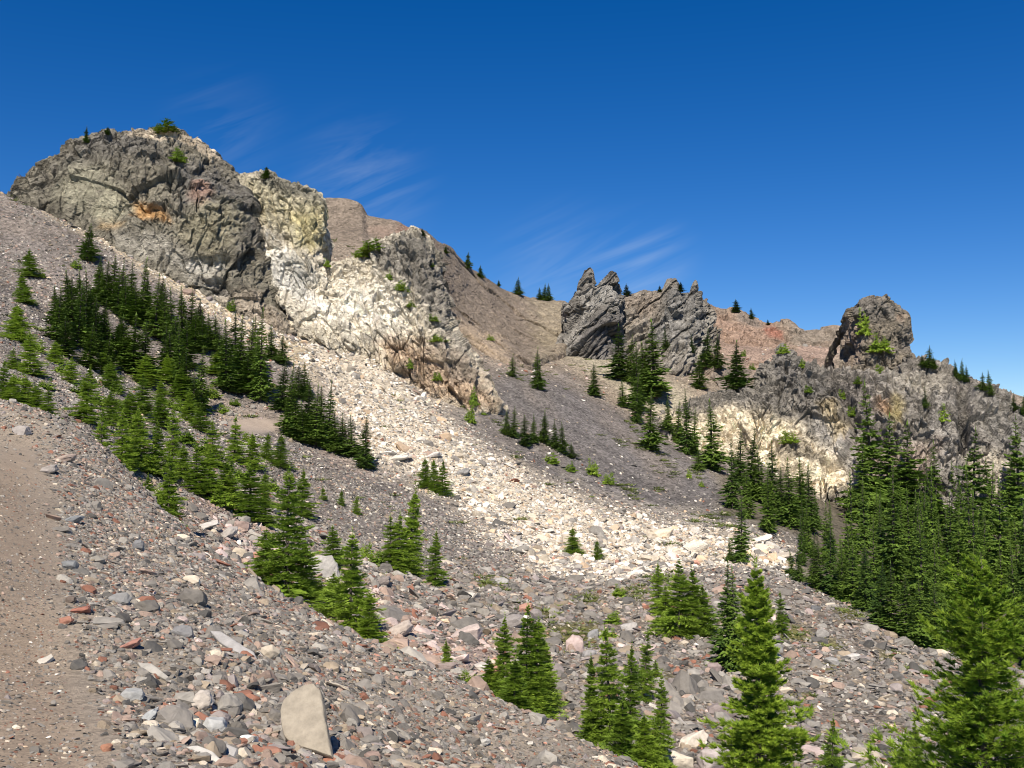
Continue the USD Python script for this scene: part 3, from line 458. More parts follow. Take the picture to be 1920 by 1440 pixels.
def lay(parent, st, n_single, single_name, rest_name, min_px=8):
    """The stones that show largest become meshes of their own; the rest are one mass."""
    p, sz, R, sh, fam = st
    x, y = project(p); px = sz * F / np.maximum(p[:, 1], 1)
    inn = (x > 0) & (x < 1920) & (y > 0) & (y < 1440)
    order = np.argsort(-(px * inn))[:int(n_single * 2.2)]
    order = order[S_ALL.visible(p[order] + [0, 0, .04])][:n_single]
    order = order[px[order] > min_px]
    r = np.random.default_rng(len(p))
    root = parent.GetPath().pathString
    for i in order:
        v, f = SHAPES[sh[i]]
        if px[i] > 20:                             # the big ones show their broken faces
            for _ in range(2 if px[i] > 42 else 1): v, f = trimesh.remesh.subdivide(v, f)
            e = v / np.linalg.norm(v, axis=1, keepdims=True); v = v + e * (.10 * fbm(v + i, .5, 3, 1) + .10 * fbm(v + i, .16, 3, 2))[:, None] - .03 * v * (np.linalg.norm(v, axis=1, keepdims=True) / .5) ** 2
        q = v + .06 * (meshkit.noise(v * 3 + i) - .5)[:, None]
        q = (q * sz[i]) @ R[i].T + p[i]
        put(f'{root}/{single_name}', q, f, ROCK[FAMS[fam[i]]])
    rest = np.ones(len(p), bool); rest[order] = False
    p, sz, R, sh, fam = p[rest], sz[rest], R[rest], sh[rest], fam[rest]
    path = f'{root}/{rest_name}'
    pi = UsdGeom.PointInstancer.Define(stage, path); tag(pi, kind='stuff')
    tg = []
    for a, fm in enumerate(FAMS):
        for k, (v, f) in enumerate(SHAPES):
            put(f'{path}/stones/{fm}_stone_{k + 1:03d}', v, f, ROCK[fm]); tg.append(Sdf.Path(f'{path}/stones/{fm}_stone_{k + 1:03d}'))
    pi.CreatePrototypesRel().SetTargets(tg)
    pi.CreatePositionsAttr(Vt.Vec3fArray.FromNumpy(p.astype(np.float32)))
    pi.CreateProtoIndicesAttr(Vt.IntArray.FromNumpy((fam * len(SHAPES) + sh).astype(np.int32)))
    pi.CreateScalesAttr(Vt.Vec3fArray.FromNumpy(np.repeat(sz[:, None], 3, 1).astype(np.float32)))
    q = rot_q(R); pi.CreateOrientationsAttr(Vt.QuathArray.FromNumpy(q.astype(np.float16)))     # (x, y, z, w) as stored
    return len(p), len(order)
def choose(*cols):
    """Family of stone per place from weights over FAMS."""
    W = np.stack(cols, 1); W = np.cumsum(W, 1); W /= W[:, -1:]
    return lambda i, r: (r.random(len(i))[:, None] > W[i]).sum(1).clip(0, len(cols) - 1)
COUNT = {}
# near slope
fsel = nf[~path_f]; cc = nv[fsel].mean(1); cxx, cyy = project(cc)
nsd = np.clip(-sdist(cxx, cyy, PATH) / 70, 0.06, 1)
dens = nsd * np.clip(1.1 + 1.6 * fbm(cc, 2.6, 3, 71) + 2.0 * (meshkit.fbm(np.c_[(.57 * cc[:, 0] + .82 * cc[:, 1]) / 1.1, (.82 * cc[:, 0] - .57 * cc[:, 1]) / 6, 0 * cc[:, 0]], 3, 75) - .5), .3, 1.7)
one = np.ones(len(fsel))
st = scatter(nv, fsel, dens, [(.028, .20), (.045, .18), (.075, .14), (.12, .07), (.19, .02), (.28, .003)], choose(one * .66, one * .28, one * .015, one * .045), 1, px_min=3.0)
heap = zone(cxx, cyy, [(300, 1290), (400, 1250), (520, 1300), (560, 1400), (720, 1400), (760, 1470), (420, 1500), (330, 1400)], 50, 50 * fbm(cc, 1.0, 3, 76)) + .5 * zone(cxx, cyy, [(300, 1130), (480, 1180), (520, 1280), (360, 1240)], 40)
st2 = scatter(nv, fsel, heap, [(.07, .14), (.11, .20), (.17, .16), (.24, .05)], choose(one * .55, one * .42, one * 0, one * .03), 11, px_min=3.0, tilt=.5)
st = [np.concatenate([a_, b_]) for a_, b_ in zip(st, st2)]
COUNT['near'] = lay(near_ground, st, 300, 'stone', 'gravel')
pf = nf[path_f]
st = scatter(nv, pf, np.ones(len(pf)), [(.016, .05), (.028, .03), (.05, .010), (.09, .003)], choose(*[np.ones(len(pf)) * k for k in (.85, .1, .05, 0)]), 2, px_min=2.5)
COUNT['path'] = lay(stage.GetPrimAtPath('/World/path'), st, 60, 'stone', 'gravel')
# hillside zones
def hill(k, sizes, fam, dens, seed, singles, **kw):
    f = hf[lab == k]; m = lambda a: a[f].mean(1)
    st = scatter(hv, f, dens(m), sizes, choose(*[np.asarray(x) for x in fam(m)]), seed, **kw)
    COUNT[k] = lay(GROUND[k], st, singles, 'stone', 'rubble')
hill(1, [(.09, .16), (.16, .18), (.27, .14), (.45, .07), (.75, .016)], lambda m: (.35 + 0 * m(pink), .62 * (1 - m(pink)), .012 + .04 * m(pink), .05 + 1.2 * m(pink)), lambda m: np.clip(.9 + 1.6 * fbm(hv[hf[lab == 1]].mean(1), 4, 3, 72), .15, 1.5) * (1 - .7 * m(moss)), 3, 300, px_min=3.0)
hill(0, [(.11, .20), (.18, .16), (.30, .03), (.5, .003)], lambda m: (.22 + 0 * m(fan), .75 * (1 - m(fan)), .06 + 1.2 * m(fan) + 0 * m(fan), .03 + 0 * m(fan)), lambda m: np.clip(.8 + 2.2 * fbm(hv[hf[lab == 0]].mean(1), 6, 3, 73), .08, 1.5), 4, 250, px_min=3.0)
hill(4, [(.14, .18), (.24, .20), (.42, .11), (.75, .035), (1.2, .008)], lambda m: (.04 + 0 * m(fan), .16 + .5 * (1 - m(fan)), 1.0 * m(fan), .03 + 0 * m(fan)), lambda m: .9 + 1.6 * np.clip(1 - (hv[hf[lab == 4]].mean(1)[:, 1] - 62) / 14, 0, 1), 5, 300, px_min=2.8, tilt=.4)
hill(2, [(.14, .08), (.22, .06), (.36, .014), (.6, .002)], lambda m: (.12 + 0 * m(fan), .78 + 0 * m(fan), .10 + .9 * m(fan), 0 * m(fan)), lambda m: np.clip((1.2 - (hv[hf[lab == 2]].mean(1)[:, 1] - 75) / 30), .12, 1.2), 6, 120, px_min=3.0)
hill(6, [(.25, .025), (.4, .012), (.7, .003)], lambda m: (.5 + 0 * m(fan), .3 + 0 * m(fan), .2 + 0 * m(fan), .1 + 0 * m(fan)), lambda m: np.clip(.6 + 3 * fbm(hv[hf[lab == 6]].mean(1), 7, 3, 74), 0, 1.6), 7, 100, px_min=3.0, ymax=170)
print('stones', COUNT)

# ------------------------------------------------------------------ boulders one can point at
PLAIN = {}
def plain(c):
    if c not in PLAIN:
        PLAIN[c] = rock_mat('boulder_%d' % len(PLAIN), [(0, c), (1, c)], 11.0)
    return PLAIN[c]
def boulder(px, py, w, h, label, c, seed, surf=None, rot=0.0, flat=.7, name='boulder', cat='boulder', sink=.12):
    q = (surf or S_FAR).pick(px, py + h * .35)[0]
    if np.isnan(q[0]): return
    k = q[1] / F; r = np.random.default_rng(seed)
    p = r.normal(size=(24, 3)); p /= np.linalg.norm(p, axis=1)[:, None]; p = np.sign(p) * np.abs(p) ** .75
    m = trimesh.convex.convex_hull(p); m = m.subdivide().subdivide().subdivide()
    v = np.array(m.vertices); v = (v - (v.min(0) + v.max(0)) / 2) / (v.max(0) - v.min(0))
    i, rr, off, cr, g = facets(v, .3, seed)
    v += (v / (np.linalg.norm(v, axis=1, keepdims=True) + 1e-9)) * (.10 * fbm(v, .4, 4, seed) + .05 * (rr - .5))[:, None]
    v = v * [w * k, w * k * flat, h * k]
    a = math.radians(-rot); v = v @ np.array([[math.cos(a), 0, math.sin(a)], [0, 1, 0], [-math.sin(a), 0, math.cos(a)]]).T
    v += q + [0, w * k * flat * .2, h * k * (.35 - sink)]
    tag(put('/World/' + name, v, np.array(m.faces), plain(c), smooth=28), label, cat)
def slab(outline, anchor, normal, thick, label, c, surf, name='stone_slab', cat='slab'):
    a = surf.pick(*anchor)[0]; n = np.asarray(normal, float); n /= np.linalg.norm(n)
    d = unproject([(x, y, 1.0) for x, y in outline]) - [0, 0, EYE]
    front = d * (((a + n * thick * .8 - [0, 0, EYE]) @ n) / (d @ n))[:, None] + [0, 0, EYE]
    front = np.vstack([front[i] * (1 - s) + np.roll(front, -1, 0)[i] * s for i in range(len(front)) for s in (0, .2, .4, .6, .8)])
    cen = front.mean(0); rings = []
    for s, dz in ((0, .14), (.12, .14), (.25, .14), (.38, .13), (.5, .13), (.62, .12), (.74, .11), (.84, .09), (.92, .06), (.975, 0), (1.0, -.14), (1.02, -.5), (1.0, -.85), (.92, -1.0), (0, -1.0)):
        ring = cen + (front - cen) * s + n * thick * dz
        ring += .02 * np.stack([fbm(ring + j * 9, .10, 4, j) for j in range(3)], 1) + n * (.022 * fbm(ring * [1, 1, 2.0], .16, 4, 8))[:, None]; rings.append(ring)
    N = len(front); v = np.vstack(rings); f = []
    for i in range(len(rings) - 1):
        for j in range(N):
            a_, b_ = i * N + j, i * N + (j + 1) % N; f += [(a_, a_ + N, b_ + N), (a_, b_ + N, b_)]
    tag(put('/World/' + name, v, np.array(f), plain(c), smooth=24), label, cat)
O3 = lambda pts, y0=960, x0=0: [(x0 + x / 3, y0 + y / 3) for x, y in pts]
slab(O3([(1700, 972), (1760, 965), (1800, 1000), (1815, 1080), (1835, 1200), (1862, 1372), (1760, 1340), (1650, 1310), (1600, 1265), (1578, 1180), (1575, 1120), (1590, 1060), (1640, 1010)]), (585, 1415), (-.18, -.72, .66), .075, 'big tan flagstone propped upright on the stony foreground', (.275, .24, .19), S_NEAR)
slab(O3([(1180, 665), (1240, 670), (1330, 730), (1430, 790), (1450, 830), (1400, 840), (1330, 800), (1230, 730)]), (430, 1215), (-.05, -.6, .8), .06, 'long flat blue grey slab lying up the slope from the flagstone', (.225, .215, .21), S_NEAR)
slab(O3([(170, 868), (215, 830), (290, 795), (300, 812), (262, 845), (215, 862)]), (82, 1240), (0, -.5, .86), .035, 'sharp white stone lying alone at the trail edge', (.50, .46, .40), S_NEAR, 'stone', 'stone')
slab(O3([(770, 840), (850, 850), (950, 930), (930, 945), (850, 905), (790, 880)]), (290, 1265), (-.1, -.6, .8), .05, 'pale grey slab left of the flagstone with a shadowed lower edge', (.33, .31, .28), S_NEAR)
slab(O3([(1040, 1320), (1110, 1312), (1200, 1350), (1260, 1400), (1220, 1420), (1120, 1370)]), (385, 1415), (-.1, -.6, .8), .05, 'pale slab at the bottom edge beside the flagstone', (.40, .38, .35), S_NEAR)
slab(O3([(1130, 1285), (1240, 1290), (1330, 1330), (1310, 1385), (1230, 1370), (1160, 1330)]), (415, 1405), (-.2, -.6, .8), .06, 'grey slab just left of the flagstone foot', (.27, .26, .255), S_NEAR)
for a_ in [(600, 1063, 78, 54, 'big smooth grey boulder behind the leaning bright firs', (.30, .285, .265), 5), (1342, 1428, 66, 60, 'purple grey block between pale blocks at the bottom edge', (.27, .235, .225), 6), (1268, 1424, 62, 44, 'whitish block left of the purple grey block at the bottom', (.52, .46, .38), 7),
        (1385, 1424, 44, 46, 'tan block right of the purple grey block at the bottom', (.45, .38, .29), 8), (1300, 1388, 62, 26, 'pale tilted slab above the blocks at the bottom edge', (.45, .40, .34), 9, 24), (1078, 1207, 34, 38, 'pink angular boulder in the middle of the boulder bench', (.34, .265, .245), 10),
        (986, 1139, 26, 22, 'rounded rust red boulder above a white stone', (.30, .17, .13), 11), (984, 1160, 20, 18, 'white stone beneath the rust red boulder', (.52, .48, .43), 12), (747, 1182, 60, 24, 'pale pinkish slab in the gully right of the leaning firs', (.40, .34, .30), 13, 28),
        (872, 1190, 64, 26, 'long pale pink boulder above the lone sapling', (.40, .33, .30), 14, 22), (960, 1165, 46, 26, 'brownish grey boulder left of the white stone', (.26, .235, .22), 15, 10), (940, 1090, 30, 16, 'flat grey boulder near a moss patch', (.26, .25, .24), 16),
        (745, 858, 54, 13, 'long white slab stuck out of the rockfall below the fir row', (.60, .55, .48), 17, 16), (865, 886, 34, 13, 'blue grey slab on the pale rockfall right of the three small firs', (.31, .30, .29), 18, 26), (808, 853, 40, 10, 'grey white slab lying across the upper rockfall', (.44, .41, .38), 19, 14),
        (1425, 1013, 54, 12, 'long white beam of rock right of the dark narrow fir', (.60, .54, .46), 20, 20), (1462, 1043, 60, 11, 'second long pale slab at the right tip of the rockfall', (.56, .49, .40), 21, 10), (1245, 1000, 44, 22, 'big cream block at the rockfall toe', (.56, .48, .37), 22, 10),
        (1150, 990, 26, 13, 'tan block jutting up in the rockfall', (.46, .36, .26), 23, 30), (835, 818, 24, 18, 'orange brown block on the upper rockfall', (.44, .33, .23), 24), (1305, 1025, 46, 22, 'broad white block near the dark narrow fir', (.60, .55, .47), 25, 8), (1215, 1046, 34, 14, 'flat cream slab at the foot of the rockfall', (.56, .49, .39), 26, -4),
        (1180, 1175, 32, 22, 'pale grey boulder uphill of the dense fir clump', (.33, .31, .295), 27), (1340, 1252, 28, 20, 'round reddish grey boulder under the dark trio of firs', (.24, .19, .18), 28), (1106, 1227, 28, 20, 'grey boulder right below the pink angular boulder', (.23, .22, .215), 29), (1110, 1190, 30, 16, 'blue grey block beside the pink angular boulder', (.25, .245, .245), 30, 30),
        (1290, 1165, 20, 12, 'small blue slab under the dense fir clump', (.25, .25, .255), 31), (1355, 1330, 56, 34, 'half buried mauve boulder on the bare dirt', (.24, .20, .19), 32, 20), (1560, 1240, 28, 16, 'grey boulder at the mossy gap of the bench', (.27, .26, .25), 33), (1596, 1232, 32, 12, 'flat pale boulder right of the mossy gap', (.36, .34, .32), 34, 12),
        (1458, 1215, 24, 20, 'grey boulder right of the bright slender fir', (.25, .24, .235), 35), (1530, 1140, 18, 12, 'dark blue block near the bench edge', (.14, .14, .145), 36), (1542, 1187, 26, 22, 'wedge shaped pale boulder below the bench edge', (.33, .31, .29), 37), (1632, 1440, 44, 30, 'pinkish block at the lower right bottom edge', (.28, .24, .23), 38),
        (385, 985, 46, 14, 'bleached slab leaning among pink rocks', (.46, .43, .40), 39, 20), (424, 1000, 44, 18, 'second bleached slab right of the first among pink rocks', (.46, .42, .39), 40, 36), (452, 985, 30, 22, 'pink boulder above the bleached slabs', (.36, .27, .24), 41), (665, 1160, 36, 20, 'mauve boulder under the leaning firs', (.30, .26, .25), 42),
        (715, 1092, 38, 18, 'brown grey block right of the big smooth boulder', (.29, .25, .23), 43, 30), (1005, 1152, 24, 26, 'grey block right of the rust red boulder', (.25, .22, .21), 44), (835, 1248, 40, 20, 'dull pink boulder beside the lone sapling', (.31, .25, .23), 45), (905, 1250, 34, 18, 'whitish rock left of the bright fir clump', (.44, .40, .37), 46)]:
    boulder(*a_[:7], surf=S_FAR, rot=a_[7] if len(a_) > 7 else 0)
for a_ in [(222, 1122, 40, 24, 'rounded grey boulder on the slope right of the trail', (.25, .245, .24), 51), (258, 1022, 22, 26, 'upright dark grey rock on the shoulder below the slender fir', (.13, .13, .135), 52), (148, 1145, 38, 15, 'long brick red stone beside the trail', (.25, .11, .08), 53, 10), (122, 1163, 28, 15, 'second brick red stone below the long one', (.25, .125, .09), 54, 14),
        (131, 1124, 20, 18, 'dark brown stone above the brick red stones', (.12, .095, .08), 55), (38, 806, 34, 22, 'grey boulder at the left edge under the bushes', (.26, .235, .22), 56), (115, 860, 48, 16, 'pinkish tan slab at the trail bend', (.33, .26, .22), 57, 16), (88, 880, 40, 18, 'dull grey slab below the pinkish tan one', (.25, .225, .21), 58, 20),
        (134, 974, 42, 14, 'flat blue grey slab set in the dirt beside the trail', (.24, .25, .26), 59, 22), (128, 1060, 30, 22, 'dark slate grey rock beside two red stones', (.17, .175, .18), 60), (246, 1304, 42, 28, 'grey slab with a black shadowed hollow right of the trail', (.25, .25, .245), 61), (275, 1345, 46, 18, 'slanted blue grey slab below the shadowed hollow', (.29, .30, .30), 62, 36),
        (198, 1402, 22, 18, 'orange red stone near the bottom left', (.34, .17, .11), 63), (240, 1210, 50, 14, 'dull red stone among grey slabs mid foreground', (.27, .14, .11), 64, 24), (340, 1185, 44, 26, 'dark grey block on the mid foreground slope', (.18, .175, .175), 65), (372, 1315, 50, 38, 'pale tan block left of the flagstone', (.36, .32, .28), 66, 30),
        (400, 1360, 48, 34, 'light blue grey block left of the flagstone base', (.33, .33, .325), 67), (383, 1325, 26, 20, 'rust stone touching the pale tan block', (.27, .13, .09), 68), (505, 1410, 44, 18, 'rust red slab under the left corner of the flagstone', (.27, .14, .10), 69), (465, 1388, 34, 18, 'white flat stone near the flagstone foot', (.46, .44, .41), 70), (700, 1418, 34, 20, 'pinkish brown block right of the flagstone', (.29, .21, .18), 71), (905, 1392, 28, 12, 'bright white stone lying on the lower slope', (.52, .50, .46), 72, 16)]:
    boulder(*a_[:7], surf=S_NEAR, rot=a_[7] if len(a_) > 7 else 0, name='rock', cat='rock')

# ------------------------------------------------------------------ conifers
def tri_soup(parts):
    v = np.concatenate([p[0] for p in parts]); o = np.cumsum([0] + [len(p[0]) for p in parts[:-1]])
    return v, np.concatenate([p[1] + k for p, k in zip(parts, o)])
def trunk_mesh(H, r0, seed, lean=.02, n=6, k=9):
    r = np.random.default_rng(seed); z = np.linspace(0, 1, k) ** .9
    off = np.cumsum(r.normal(size=(k, 2)) * lean * H / k, 0); a = np.arange(n) / n * 2 * np.pi
    rad = r0 * (1 - z) ** .85 + .004 * H * .3; rad[0] *= 1.35
    v = np.stack([off[:, :1] + rad[:, None] * np.cos(a), off[:, 1:] + rad[:, None] * np.sin(a), np.repeat(z[:, None] * H - .03 * H * (z[:, None] == 0), n, 1)], 2).reshape(-1, 3)
    i, j = np.meshgrid(np.arange(k - 1), np.arange(n), indexing='ij'); b0 = (i * n + j).ravel(); b1 = (i * n + (j + 1) % n).ravel()
    return v, np.vstack([np.c_[b0, b1, b1 + n], np.c_[b0, b1 + n, b0 + n]]), lambda t: np.array([np.interp(t, z, off[:, 0]), np.interp(t, z, off[:, 1]), t * H])
def spindle(a, b, w, r):
    """A jagged three sided tuft of needles from a to b."""
    d = b - a; s = np.cross(d, [.3, .2, 1.0]); s /= np.linalg.norm(s, axis=-1, keepdims=True) + 1e-9; u = np.cross(s, d); u /= np.linalg.norm(u, axis=-1, keepdims=True) + 1e-9
    m = a + d * r.uniform(.25, .5, (len(a), 1))
    v = [a]
    for k in range(3):
        t = 2 * np.pi * k / 3 + r.uniform(0, 1, (len(a), 1)); v.append(m + (s * np.cos(t) + u * np.sin(t) * .7) * w[:, None] * r.uniform(.7, 1.3, (len(a), 1)))
    v.append(b)
    v = np.stack(v, 1); f = np.array([(0, 1, 2), (0, 2, 3), (0, 3, 1), (4, 2, 1), (4, 3, 2), (4, 1, 3)])
    return v.reshape(-1, 3), (f[None] + 5 * np.arange(len(a))[:, None, None]).reshape(-1, 3)
def needles(a, b, n, ln, w, r):
    """Needles set round twigs a..b."""
    k = len(a); t = r.uniform(0.05, 1, (k, n, 1)); d = (b - a)[:, None]; base = a[:, None] + d * t
    dn = d / (np.linalg.norm(d, axis=2, keepdims=True) + 1e-9); q = r.normal(size=(k, n, 3)); q -= dn * (q * dn).sum(2, keepdims=True); q /= np.linalg.norm(q, axis=2, keepdims=True)
    q[..., 2] = np.abs(q[..., 2]) * .9 + q[..., 2] * .1                # mostly on the upper side of the twig
    tl = np.linalg.norm(d, axis=2, keepdims=True); ln = ln * np.clip(tl / np.median(tl), .3, 1.2)
    tip = base + (dn * .65 + q * .8) * ln * r.uniform(.7, 1.15, (k, n, 1)); s = np.cross(dn + 0 * q, q) * w
    v = np.stack([base - s, base + s, tip], 2).reshape(-1, 3)
    return v, np.arange(len(v)).reshape(-1, 3)
def conifer(H, R, seed, whorls, per, twigs, detail, droop=.35, open_=.0, low=.04, belly=1.0, bare=0.0, top_w=.05, skirt=0.0, jit=.9, rise=.55):
    """detail: 'spindle' or (needles per twig, needle length, needle width). Returns trunk, crown (and inner twigs)."""
    r = np.random.default_rng(seed); tv, tf, axis = trunk_mesh(H, H * .016, seed)
    A, B, W, I, J = [], [], [], [], []
    lob = r.uniform(.65, 1.2, (6, 8)); ph = r.uniform(0, 6, 3); gap = r.uniform(0, 1, 2)
    for k in range(whorls):
        t0_ = t = min(max(low + (1 - low) * (k + r.uniform(-.3, .3)) / whorls, low), .995)
        prof = R * ((1 - t) ** .95 * belly + top_w * (1 - t) ** .3) * (1 + .16 * math.sin(t * 15 + ph[0]) + .12 * math.sin(t * 31 + ph[1])) * (1 + skirt * max(0, 1 - t / .3) ** 1.5)
        if t < .12: prof *= .75 + 2 * t
        for j in range(per):
            if r.random() < open_: continue
            az = 2 * np.pi * (j + r.uniform(-.4, .4)) / per + k * 1.1; t = min(max(t0_ + r.uniform(-1, 1) * jit * (1 - low) / whorls, low), .99)
            L = prof * r.uniform(.7, 1.2) * lob[min(5, int(t * 6)), int(az / (2 * np.pi) * 8) % 8]
            s = np.linspace(0, 1, twigs + 1)[1:]; o = axis(t); e = np.array([math.cos(az), math.sin(az), 0]); sd = np.array([-e[1], e[0], 0])
            dr = droop * (1 - t) ** .5 * r.uniform(.6, 1.3); up = rise * (.35 + .65 * t) * t if rise > .6 else rise * t * t
            pts = o + e * (L * s)[:, None] + np.array([0, 0, 1]) * (L * (up * s - dr * s ** 1.3 * 1.0 + dr * .45 * s ** 3))[:, None]
            I.append(o); J.append(pts[int(twigs * .7) - 1] if twigs > 1 else pts[-1])
            for side in (-1, 1):
                tl = L * (.42 if detail == 'spindle' or detail[0] == 'mix' else .34) * (1.08 - s) ** .7 * r.uniform(.7, 1.25, twigs) + .012 * H * .3
                st = pts - e * (L * .06); en = st + (e * .75 + sd * side * .8)[None] * tl[:, None] + np.array([0, 0, -1]) * (tl * r.uniform(-.05, .4, twigs))[:, None]
                A.append(st); B.append(en); W.append(tl * .36)
            A.append(pts[-2:-1] if twigs > 1 else o[None]); B.append(pts[-1:] + (pts[-1:] - o) * .06); W.append(np.array([L * .07 + .004 * H]))
            if detail == 'spindle':
                A.append(o[None] + (pts[0] - o) * .3); B.append(pts[min(len(pts) - 1, twigs // 2)][None]); W.append(np.array([L * .14]))
    A.append(axis(.97)[None]); B.append(axis(1.0)[None] + [0, 0, .05 * H]); W.append(np.array([.008 * H]))
    A, B, W = np.concatenate(A), np.concatenate(B), np.concatenate(W)
    I, J = np.array(I), np.array(J); bv, bf = spindle(I, J, np.full(len(I), H * .0028), r)
    wood = tri_soup([(tv, tf), (bv, bf)])
    if detail == 'spindle': crown = spindle(A, B, W, r)
    elif detail[0] == 'mix':                                            # thin sprays with needle fans
        crown = tri_soup([spindle(A, B, W * .5, r), needles(A, B, *detail[1:], r)])
    else:
        sa, sb = [A], [B]; d = B - A; L = np.linalg.norm(d, axis=1, keepdims=True)
        for k in range(detail[3]):                                      # twigs of twigs
            q = r.normal(size=d.shape); q[:, 2] = np.abs(q[:, 2]) * .7; q -= d * (q * d).sum(1, keepdims=True) / L ** 2; q /= np.linalg.norm(q, axis=1, keepdims=True) + 1e-9
            o = A + d * r.uniform(.15, .9, (len(A), 1)); sa.append(o); sb.append(o + (d / L * .7 + q * .7) * L * r.uniform(.3, .55, (len(A), 1)))
        A2, B2 = np.concatenate(sa), np.concatenate(sb); crown = needles(A2, B2, detail[0], detail[1], detail[2], r)
        tw = spindle(A, B, np.full(len(A), .0025), r); wood = tri_soup([wood, tw])
    return wood, crown
def tree_class(name, wood, crown, mat, wood_mat='bark'):
    c = stage.CreateClassPrim('/World/' + name)
    put(f'/World/{name}/trunk', *wood, MAT[wood_mat]); put(f'/World/{name}/crown', *crown, MAT[mat]); return c
KIND = {'fir': [], 'young': [], 'shrub': [], 'old': []}
for k in range(9):
    q_ = np.random.default_rng(700 + k); KIND['fir'].append((tree_class(f'fir_shape_{k + 1:03d}', *conifer(10, 1.75, 200 + k, int(q_.integers(38, 50)), int(q_.integers(7, 9)), 3, 'spindle', droop=q_.uniform(.45, .75), belly=q_.uniform(.85, 1.1), open_=q_.uniform(.03, .15), top_w=q_.uniform(.02, .07)), 'fir_far'), 10, 3.5))
for k in range(8):
    q_ = np.random.default_rng(800 + k); KIND['young'].append((tree_class(f'young_fir_shape_{k + 1:03d}', *conifer(4, 1.0, 300 + k, int(q_.integers(24, 34)), 7, 5, ('mix', 8, .15, .017), droop=q_.uniform(.35, .6), open_=q_.uniform(.15, .35), belly=q_.uniform(.95, 1.15), top_w=q_.uniform(.02, .06), skirt=q_.uniform(0, .6)), 'fir_young'), 4, 2.0))
for k in range(4): KIND['old'].append((tree_class(f'old_hemlock_shape_{k + 1:03d}', *conifer(14, 2.6, 400 + k, 34, 7, 5, 'spindle', droop=.55, open_=.3, low=.10, top_w=.12), 'fir_far'), 14, 5.2))
for k in range(4):
    parts = [conifer(1.0 * s_, .62, 500 + 10 * k + j, 9, 7, 3, 'spindle', droop=.15, open_=.1, top_w=.25) for j, s_ in enumerate((1.0, .8, .7))]
    offs = [np.array([math.cos(2.1 * j + k) * .38, math.sin(2.1 * j + k) * .38, 0]) for j in range(3)]
    KIND['shrub'].append((tree_class(f'shrub_shape_{k + 1:03d}', tri_soup([(p[0][0] + o, p[0][1]) for p, o in zip(parts, offs)]), tri_soup([(p[1][0] + o, p[1][1]) for p, o in zip(parts, offs)]), 'fir_young'), 1.0, 1.9))
TREES = []                                                              # dicts, labelled at the end
def plant(kind, px, py, h, w, cluster, surf=None, pos=None, rr=np.random.default_rng(77)):
    q = pos if pos is not None else (surf or S_FAR).pick(px, py)[0]
    if np.isnan(q[0]): return
    h, w = h * {'fir': 1.06, 'young': 1.12, 'old': 1.0, 'shrub': 1.0}[kind], w * {'fir': 1.3, 'young': 1.28, 'old': 1.15, 'shrub': 1.1}[kind]
    k = q[1] / F; i = rr.integers(len(KIND[kind])); cls, H, D = KIND[kind][i]
    TREES.append(dict(kind=kind, cls=cls, pos=q - [0, 0, .01 * h * k], sz=h * k / H, sw=w * k / D * rr.uniform(.95, 1.1), yaw=rr.uniform(0, 360), lean=rr.normal(size=2) * 2.2, cl=cluster, x=project(q[None])[0][0], h=h, w=w))
C = {}
